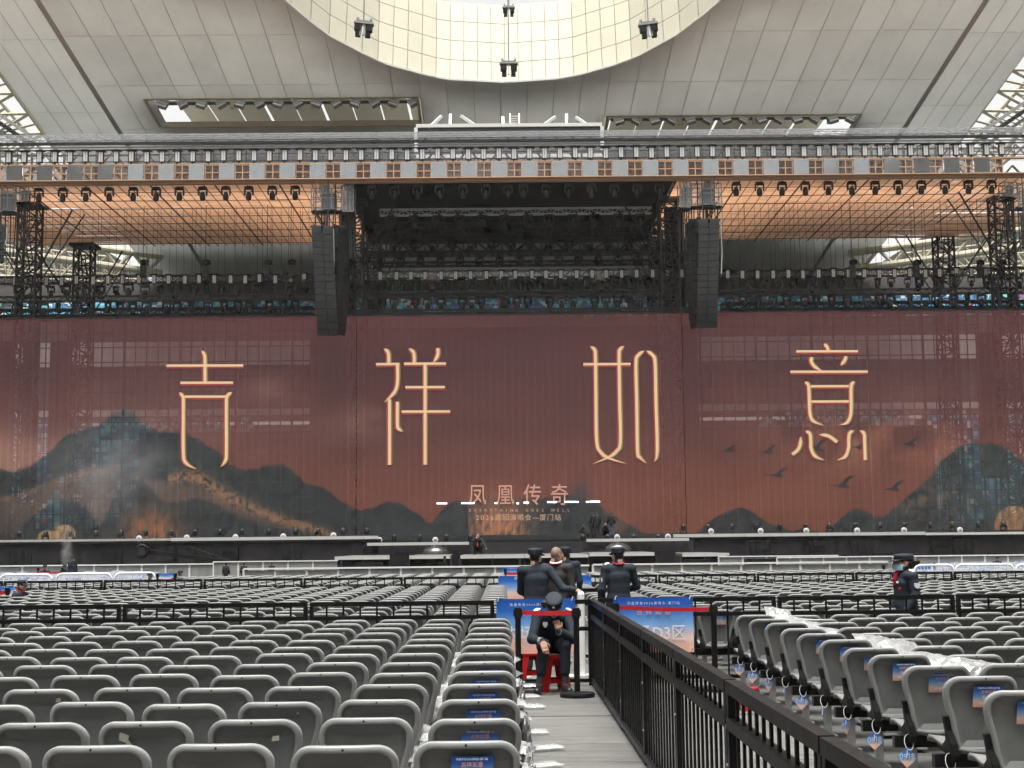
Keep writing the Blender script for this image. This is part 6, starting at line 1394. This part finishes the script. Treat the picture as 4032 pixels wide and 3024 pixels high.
def head_prims(pr, c, R, hairlen=0.0, bald=False, fine=True):
    c = Vector(c); T = lambda x, y, z: tuple(c+R @ Vector((x, y, z)))
    pr.append((T(0, -0.01, 0.02), T(0, 0.005, 0.02), 0.092, 0.088, HAIR if not bald else HAIR, (0.82, 1, 1.08), 0.02)); pr.append((T(0, 0.035, -0.02), T(0, 0.045, -0.055), 0.068, 0.052, SKIN, U1, 0.02, 0.004))
    pr.append((T(0, 0.070, -0.015), T(0, 0.080, -0.015), 0.045, 0.04, SKIN, (1.2, .8, 1.3), 0.02, 0.012))
    pr.append((T(0, 0.098, 0.000), T(0, 0.112, -0.028), 0.010, 0.014, SKIN, U1, 0.012, 0.004)); pr.append((T(-0.018, 0.090, -0.062), T(0.018, 0.090, -0.062), 0.008, 0.008, SKIN, U1, 0.01, 0.004)); pr.append((T(0, 0.075, -0.09), T(0, 0.07, -0.095), 0.02, 0.02, SKIN, U1, 0.02))
    for sx in (-1, 1): pr.append((T(sx*0.078, -0.005, -0.005), T(sx*0.082, -0.012, -0.035), 0.014, 0.010, SKIN, (0.6, 1, 1.3), 0.006, 0.01))
    pr.append((T(-0.06, 0.02, -0.05), T(0.06, 0.02, -0.05), 0.022, 0.022, SKIN, U1, 0.02)); pr.append((T(0, -0.045, -0.085), T(0, -0.04, -0.11), 0.046, 0.046, SKIN, U1, 0.02, 0.002))
    if hairlen: pr.append((T(0, -0.06, -0.02), T(0, -0.075, -0.02-hairlen), 0.065, 0.05, HAIR, (1.15, .8, 1), 0.02, 0.01))
def person(loc, yaw, joints, label, top=None, legm=None, h=0.02, head=(0, 0), cap=True, s_=1.0, bald=False, hairlen=0.0, fine=False, group=None, sockz=None, extra=None, hands=None):
    j = joints; pr = []; V_ = Vector
    pel, che, nk, hd = V_(j['pelvis']), V_(j['chest']), V_(j['neck']), V_(j['head']); sl_, sr_ = V_(j['sl']), V_(j['sr'])
    pr.append((tuple(pel), tuple(pel.lerp(che, 0.5)), 0.118, 0.112, TOP, (1.38, 1, 1))); pr.append((tuple(pel.lerp(che, 0.45)), tuple(che), 0.112, 0.122, TOP, (1.40, 1, 1))); pr.append((tuple(che), tuple(che.lerp(nk, 0.45)), 0.115, 0.088, TOP, (1.36, .95, 1)))
    pr.append((tuple(sl_), tuple(sr_), 0.066, 0.066, TOP, U1, 0.04)); pr.append((tuple(nk-V_((0, 0, 0.06))), tuple(nk.lerp(hd, 0.22)), 0.074, 0.062, TOP, U1)); pr.append((tuple(nk-V_((0, 0, .02))), tuple(nk.lerp(hd, 0.6)), 0.050, 0.048, SKIN, U1, 0.012))
    if j.get('hem'): pr.append((tuple(pel+V_((0, 0, -0.06))), tuple(pel), 0.122, 0.118, TOP, (1.42, 1, 1)))
    R = rotm(*head); head_prims(pr, hd, R, hairlen, bald)
    for sd_, S0 in (('l', sl_), ('r', sr_)):
        e_, w_ = V_(j['e'+sd_]), V_(j['w'+sd_]); pr.append((tuple(S0), tuple(e_), 0.064, 0.052, TOP, U1)); pr.append((tuple(e_), tuple(e_.lerp(w_, 0.93)), 0.052, 0.042, TOP, U1))
        hn = (hands or {}).get(sd_) or ((w_-e_).normalized(), V_((0, 0.6, 0))-V_((sd_ == 'l' and -1 or 1, 0, 0))*-0.8, 0.5); hand(pr, w_, hn[0], hn[1], hn[2], 1.0, fine, -1 if sd_ == 'l' else 1)
        H_, K_, A_, T_ = V_(j['h'+sd_]), V_(j['k'+sd_]), V_(j['a'+sd_]), V_(j['t'+sd_])
        pr.append((tuple(H_), tuple(K_), 0.092, 0.066, LEG, U1)); low = K_.lerp(A_, 0.66 if sockz else 0.93); pr.append((tuple(K_), tuple(low), 0.066, 0.056, LEG, U1))
        if sockz: pr.append((tuple(low), tuple(A_), 0.043, 0.036, SOCK, U1, 0.006))
        pr.append((tuple(A_+V_((0, 0, -0.03))), tuple(T_), 0.046, 0.040, SHOE, (1, 1, 0.9), 0.02, 0.002))
    if extra: pr += extra
    me = body_mesh(pr, h, [m_skin, top or m_navy, legm or m_navy, m_shoe, m_sock, m_stub if bald else m_hair])
    e = empty('person', loc, yaw, label, 'person', group); e.scale = (s_, s_, s_); body = inst('body', me, e)
    if cap:
        cp_ = MB(); sx = 0.90
        cp_.lathe([(0.098, 0.022), (0.104, 0.027), (0.105, 0.050), (0.107, 0.055), (0.110, 0.082), (0.102, 0.100), (0.080, 0.110), (0.04, 0.116), (0.01, 0.117)], 20, (0, -0.004, 0), 0, sx, 1.02)
        vs = []; nb = 10
        for dz in (0.0, -0.006):
            for i in range(nb+1):
                a = math.pi*(0.12+0.76*i/nb); r0, r1 = 0.098, 0.098+0.075*math.sin(math.pi*i/nb)**0.7; vs += [(r0*math.cos(a)*sx, r0*math.sin(a), 0.036+dz), (r1*math.cos(a)*sx, r1*math.sin(a), 0.036-0.028*math.sin(math.pi*i/nb)+dz)]
        m_ = 2*(nb+1); fs = []
        for i in range(nb): fs += [(2*i, 2*i+1, 2*i+3, 2*i+2), (m_+2*i, m_+2*i+2, m_+2*i+3, m_+2*i+1), (2*i+1, m_+2*i+1, m_+2*i+3, 2*i+3)]
        cp_.add(vs, fs); co = cp_.build('cap', m_cap, e, tuple(hd+R @ Vector((0, -0.004, 0.014))), R.to_euler(), smooth=False)
        if fine or h < 0.03: MB().lathe([(0.016, 0), (0.014, 0.004), (0.002, 0.005)], 10).build('cap_badge', m_patch, co, (0, 0.110, 0.066), (-math.pi/2, 0, 0))
    return e, R, hd
STAND = dict(pelvis=(0, 0, .96), chest=(0, 0.0, 1.26), neck=(0, -0.015, 1.45), head=(0, 0.015, 1.555), sl=(-.185, 0, 1.375), sr=(.185, 0, 1.375), el=(-.235, -.02, 1.10), wl=(-.235, .07, .87), er=(.235, -.02, 1.10), wr=(.235, .07, .87), hl=(-.09, 0, .90), kl=(-.10, .01, .49), al=(-.105, -.02, .09), tl=(-.125, .13, .045), hr=(.09, 0, .90), kr=(.10, .01, .49), ar=(.105, -.02, .09), tr=(.125, .13, .045), hem=True)
SIT = dict(STAND, pelvis=(0, 0, .52), chest=(0, .06, .84), neck=(0, .07, 1.03), head=(0, .10, 1.145), sl=(-.18, .06, .95), sr=(.18, .06, .95), el=(-.25, .10, .69), wl=(-.13, .32, .62), er=(.25, .10, .69), wr=(.13, .32, .62), hl=(-.09, .02, .48), kl=(-.13, .42, .50), al=(-.14, .38, .09), tl=(-.16, .52, .045), hr=(.09, .02, .48), kr=(.13, .42, .50), ar=(.14, .38, .09), tr=(.16, .52, .045))
CROUCH = dict(STAND, pelvis=(0, -.05, .30), chest=(0, .16, .60), neck=(0, .26, .76), head=(0, .33, .85), sl=(-.18, .2, .70), sr=(.18, .2, .70), el=(-.30, .34, .50), wl=(-.40, .50, .32), er=(.24, .44, .62), wr=(.08, .42, .78), hl=(-.09, -.05, .28), kl=(-.18, .34, .48), al=(-.14, .12, .09), tl=(-.18, .26, .045), hr=(.09, -.05, .28), kr=(.18, .34, .48), ar=(.14, .12, .09), tr=(.18, .26, .045))
def at(px, Y): return xat_g(px, Y)
def xat_g(px, Y): return P(px, 2200, Y).x
NS = 0.955
def patch(e, c, n, size=0.05, mat=None, name='sleeve_badge'):
    """small shield badge facing direction n"""
    n = Vector(n).normalized(); z = Vector((0, 0, 1)); z = (z-n*z.dot(n)).normalized(); x = z.cross(n)
    poly = [Vector(c)+x*a*size+z*b*size for a, b in ((-.5, .6), (.5, .6), (.55, 0), (.3, -.45), (0, -.65), (-.3, -.45), (-.55, 0))]
    return MB().prism(poly, n*-0.004, n*0.006).build(name, mat or m_patch, e)
# left standing guard, seen from behind, hand on the white post
GJ = dict(STAND, er=(.37, -.12, 1.13), wr=(.545, -.30, 1.115), el=(-.20, .12, 1.10), wl=(-.06, .25, 1.0), chest=(0.01, 0, 1.26))
gx = xat_g(2108, 18.62)
e, R, hd = person((gx, 18.62, 0), 0.0, GJ, 'navy uniformed guard seen from behind, hand on white post', h=0.0125, head=(-0.5, 0.0), s_=NS, fine=True, hands={'r': (Vector((0.55, -0.55, -0.35)), Vector((0.1, 0.1, -1)), 0.9)})
patch(e, (.20, 0.02, 1.42), (0.3, 0, 1), 0.07, m_patch, 'shoulder_mark')
# bald man
BJ = dict(STAND, el=(-.22, .05, 1.10), wl=(-.16, .2, 0.92))
e, R, hd = person((xat_g(2190, 19.6), 19.6, 0), -0.35, BJ, 'man with shaved head in dark jacket and white collar among the guards', top=m_dkj, legm=m_blk, h=0.0125, head=(-0.55, 0.08), cap=False, s_=0.965, bald=True, fine=True)
MB().path([(0.075*math.cos(a), -0.015+0.075*math.sin(a), 1.462+0.02*math.sin(a)) for a in np.linspace(0, 2*math.pi, 16, endpoint=False)], 0.016, 6, closed=True).build('white_collar', m_white, e)
MB().path([(0.09*math.cos(a), -0.01+0.10*math.sin(a), 1.435-0.05*max(0, math.sin(a))) for a in np.linspace(0, 2*math.pi, 16, endpoint=False)], 0.006, 5, closed=True).build('red_lanyard', m_scarf, e)
# guard farther up the aisle
e, R, hd = person((xat_g(2228, 23.5), 23.5, 0), 0.1, STAND, 'guard seen from behind farther up the aisle beyond the shaved-head man', h=0.016, head=(-0.4, 0), s_=NS, fine=True)
# right standing guard
RJ = dict(STAND, er=(.27, .06, 1.12), wr=(.14, .26, 1.06), el=(-.245, -.03, 1.09), wl=(-.23, .08, .86))
e, R, hd = person((xat_g(2434, 19.4), 19.4, 0), 0.08, RJ, 'navy guard with red lanyard seen from behind, above the D3 banner', h=0.0125, head=(0.3, 0.05), s_=0.955, fine=True)
MB().path([(0.078*math.cos(a), -0.015+0.080*math.sin(a), 1.462+0.022*math.sin(a)) for a in np.linspace(0, 2*math.pi, 18, endpoint=False)], 0.010, 6, closed=True).build('red_lanyard', m_scarf, e)
patch(e, (-.262, -0.03, 1.20), (-1, -0.35, 0), 0.085); patch(e, (-.17, -.02, 1.445), (-.3, -.3, 1), 0.06, m_patch, 'shoulder_mark')
# woman with mask on the right, facing left
WJ = dict(STAND, el=(-.22, -.02, 1.12), wl=(-.21, .08, .90), er=(.22, -.04, 1.10), wr=(.20, .10, .90))
e, R, hd = person((xat_g(3560, 17.95), 17.95, 0), math.radians(98), WJ, 'woman guard with blue face mask facing left behind the right fence', h=0.0125, head=(-0.05, 0.02), s_=0.885, hairlen=0.02, fine=True)
e.scale = (0.885*1.25, 0.885*1.30, 0.885)
mk_ = MB(); vs = []; nn_ = 10
for jz in range(6):
    for i in range(nn_+1):
        a = math.pi*(0.08+0.84*i/nn_); rr_ = 0.088+0.012*math.sin(a)-0.006*abs(jz-2.5)/2.5; vs.append((rr_*math.cos(a)*0.88, rr_*math.sin(a)*1.24, -0.018-0.017*jz))
mk_.add(vs, [(q*(nn_+1)+i, q*(nn_+1)+i+1, (q+1)*(nn_+1)+i+1, (q+1)*(nn_+1)+i) for q in range(5) for i in range(nn_)]).build('face_mask', m_mask, e, tuple(hd), R.to_euler(), smooth=True)
MB().path([(-.03, .06, 1.46), (.0, .095, 1.41), (0.0, .115, 1.32), (0.005, .12, 1.24)], [0.028, 0.03, 0.028, 0.016], 8).build('red_scarf', m_scarf, e); MB().lathe([(0.02, -.045), (0.05, -.02), (0.052, .02), (0.02, .045)], 10).build('hair_bun', m_hair, e, (0, -0.125, 1.56))
patch(e, (-.272, -.02, 1.24), (-1, 0.0, 0), 0.062); patch(e, (-.20, 0, 1.445), (-0.6, 0, 1), 0.055, m_patch, 'shoulder_mark'); patch(e, (-.10, .128, 1.285), (-.6, 1, 0.1), 0.026, m_txtw, 'name_plate'); patch(e, (-.13, .118, 1.20), (-.6, 1, 0.05), 0.03, m_scarf, 'chest_ribbon')
# seated woman guard facing the camera
SJ = dict(STAND, pelvis=(0, .0, .53), chest=(0, .17, .76), neck=(0, .30, .90), head=(0.0, .40, .965), sl=(-.17, .22, .845), sr=(.17, .22, .845), er=(.25, .34, .60), wr=(.15, .52, .585), el=(-.21, .40, .60), wl=(-.035, .475, .705), hl=(-.085, .03, .50), kl=(-.115, .40, .535), al=(-.115, .36, .09), tl=(-.145, .52, .045), hr=(.085, .03, .50), kr=(.12, .40, .535), ar=(.175, .36, .09), tr=(.215, .52, .045), hem=False)
wx = xat_g(2172, 16.0); WS = 1.0
e, R, hd = person((wx, ST.y+0.10, 0), math.pi+0.06, SJ, 'woman guard sitting on a red stool, head bowed behind the red belt', h=0.0095, head=(-0.15, 0.75), s_=WS, hairlen=0.03, fine=True, sockz=True, hands={'r': (Vector((-0.25, 0.55, -0.75)), Vector((0, -0.6, -0.5)), 0.35), 'l': (Vector((0.15, -0.12, 0.9)), Vector((0.3, -0.9, 0)), 1.5)})
MB().lathe([(0.02, -.045), (0.05, -.02), (0.052, .02), (0.02, .045)], 10).build('hair_bun', m_hair, e, (0.09, .30, .985))
patch(e, (-.255, .33, .735), (-0.8, 1, 0.1), 0.085); patch(e, (.095, .315, .755), (0.2, 1, -0.1), 0.05); patch(e, (-.07, .335, .73), (-.2, 1, -.1), 0.055, m_scarf, 'chest_ribbon'); patch(e, (.185, .245, .915), (.3, .3, 1), 0.07, m_patch, 'shoulder_mark'); patch(e, (-.185, .245, .915), (-.3, .3, 1), 0.06, m_patch, 'shoulder_mark')
for sx, c in ((1, (.165, .50, .588)), (-1, (-.045, .472, .69))): MB().tube(Vector(c)-Vector((0.012*sx, -0.012, 0)), Vector(c)+Vector((0.012*sx, -0.012, 0)), 0.043, 10).build('cuff_band', m_galv, e)
# ---- far guards
def far_guard(px, pycap, Y, pose, label, yaw=math.pi, h=0.035, **kw):
    x = P(px, pycap, Y).x; zt = P(px, pycap, Y).z; base = 1.70 if pose is STAND else 1.275; return person((x, Y, 0), yaw, pose, label, h=h, s_=max(0.6, zt/base), **kw)
e, R, hd = far_guard(72, 2283, 26.6, SIT, 'guard with red lanyard at the left picture edge, looking right', -math.pi/2-0.3, 0.022, head=(0.1, 0))
MB().path([(0.08*math.cos(a), .06+0.085*math.sin(a), 1.04-0.03*math.sin(a)) for a in np.linspace(0, 2*math.pi, 14, endpoint=False)]+[], 0.012, 5, closed=True).build('red_lanyard', m_scarf, e)
far_guard(180, 2224, 56.5, SIT, 'seated guard, leftmost of the three beside the smoke'); far_guard(257, 2223, 56.5, SIT, 'seated guard in the middle of the three beside the smoke'); far_guard(287, 2189, 55.5, STAND, 'standing guard, rightmost of the three beside the smoke', -math.pi/2-0.6)
far_guard(585, 2256, 41, SIT, 'seated guard left of the small far banner, behind a red belt', -math.pi/2-0.7); far_guard(715, 2246, 43, SIT, 'seated guard right of the small far banner, facing the camera', math.pi-0.3)
far_guard(3924, 2190, 57, SIT, 'seated guard far right before the stage'); far_guard(2055, 2231, 43.2, SIT, 'seated guard partly hidden by the standing guards', -1.0); far_guard(3585, 2226, 42, SIT, 'dark-haired guard half hidden behind the masked woman', math.pi, cap=False)
for k, (px, py) in enumerate(((890, 2230), (960, 2229), (1070, 2232))): far_guard(px, py, 62, STAND, f'{nth(k+1)} crew member from the left, only head above the barricade', 0.3*k, cap=k < 2, top=m_blk, legm=m_blk)
# crew on the stage
p = P(1885, 2185, 79.5); e, R, hd = person((p.x, 79.5, ZPL+0.08), math.pi-0.1, CROUCH, 'man in black crouching at the platform edge with a red pass', top=m_blk, legm=m_blk, h=0.028, head=(0.1, 0.5), cap=False, s_=1.18, bald=True)
MB().bb((-0.03, .36, .40), (0.04, .37, .58)).build('red_pass', m_scarf, e)
for k, (px, dy, pose, tm, lm, lab) in enumerate(((2352, 0, STAND, m_blk, m_blk, 'crew member in black jacket standing on stage, left of the man in jeans'), (2408, 0.2, STAND, m_blk, m_jean, 'crew member in black hooded jacket and blue jeans on stage'), (2338, 0.7, STAND, m_blk, m_blk, 'crew member mostly hidden behind the black jacket on stage'), (2312, -0.1, SIT, m_blk, m_blk, 'crew member sitting on the stage floor left of the group'), (2384, -0.4, SIT, m_blk, m_blk, 'crew member crouched between the two standing men on stage'))):
    if pose is SIT: pose = dict(CROUCH)
    Yq = 95.0+dy; person((P(px, 2100, Yq).x, Yq, ZD-0.14), (0.1, -0.2, 0.3, 0.5, math.pi)[k], pose, lab, top=tm, legm=lm, h=0.035, cap=False, group='crew on the main stage')
# ================================================================ HAZE left by the smoke machines
m_hz = bpy.data.materials.new('thin_haze'); m_hz.use_nodes = True; t = m_hz.node_tree; t.nodes.remove(t.nodes['Principled BSDF'])
v = t.nodes.new('ShaderNodeVolumePrincipled'); v.inputs['Color'].default_value = (0.95, 0.94, 0.92, 1); v.inputs['Density'].default_value = 0.00015; t.links.new(v.outputs[0], t.nodes['Material Output'].inputs['Volume'])
hz = MB().bb((-420, -420, -1.1), (420, 620, 76)).build('haze', m_hz); tag(hz, 'thin even haze hanging in the stadium air', 'haze', None, 'stuff')
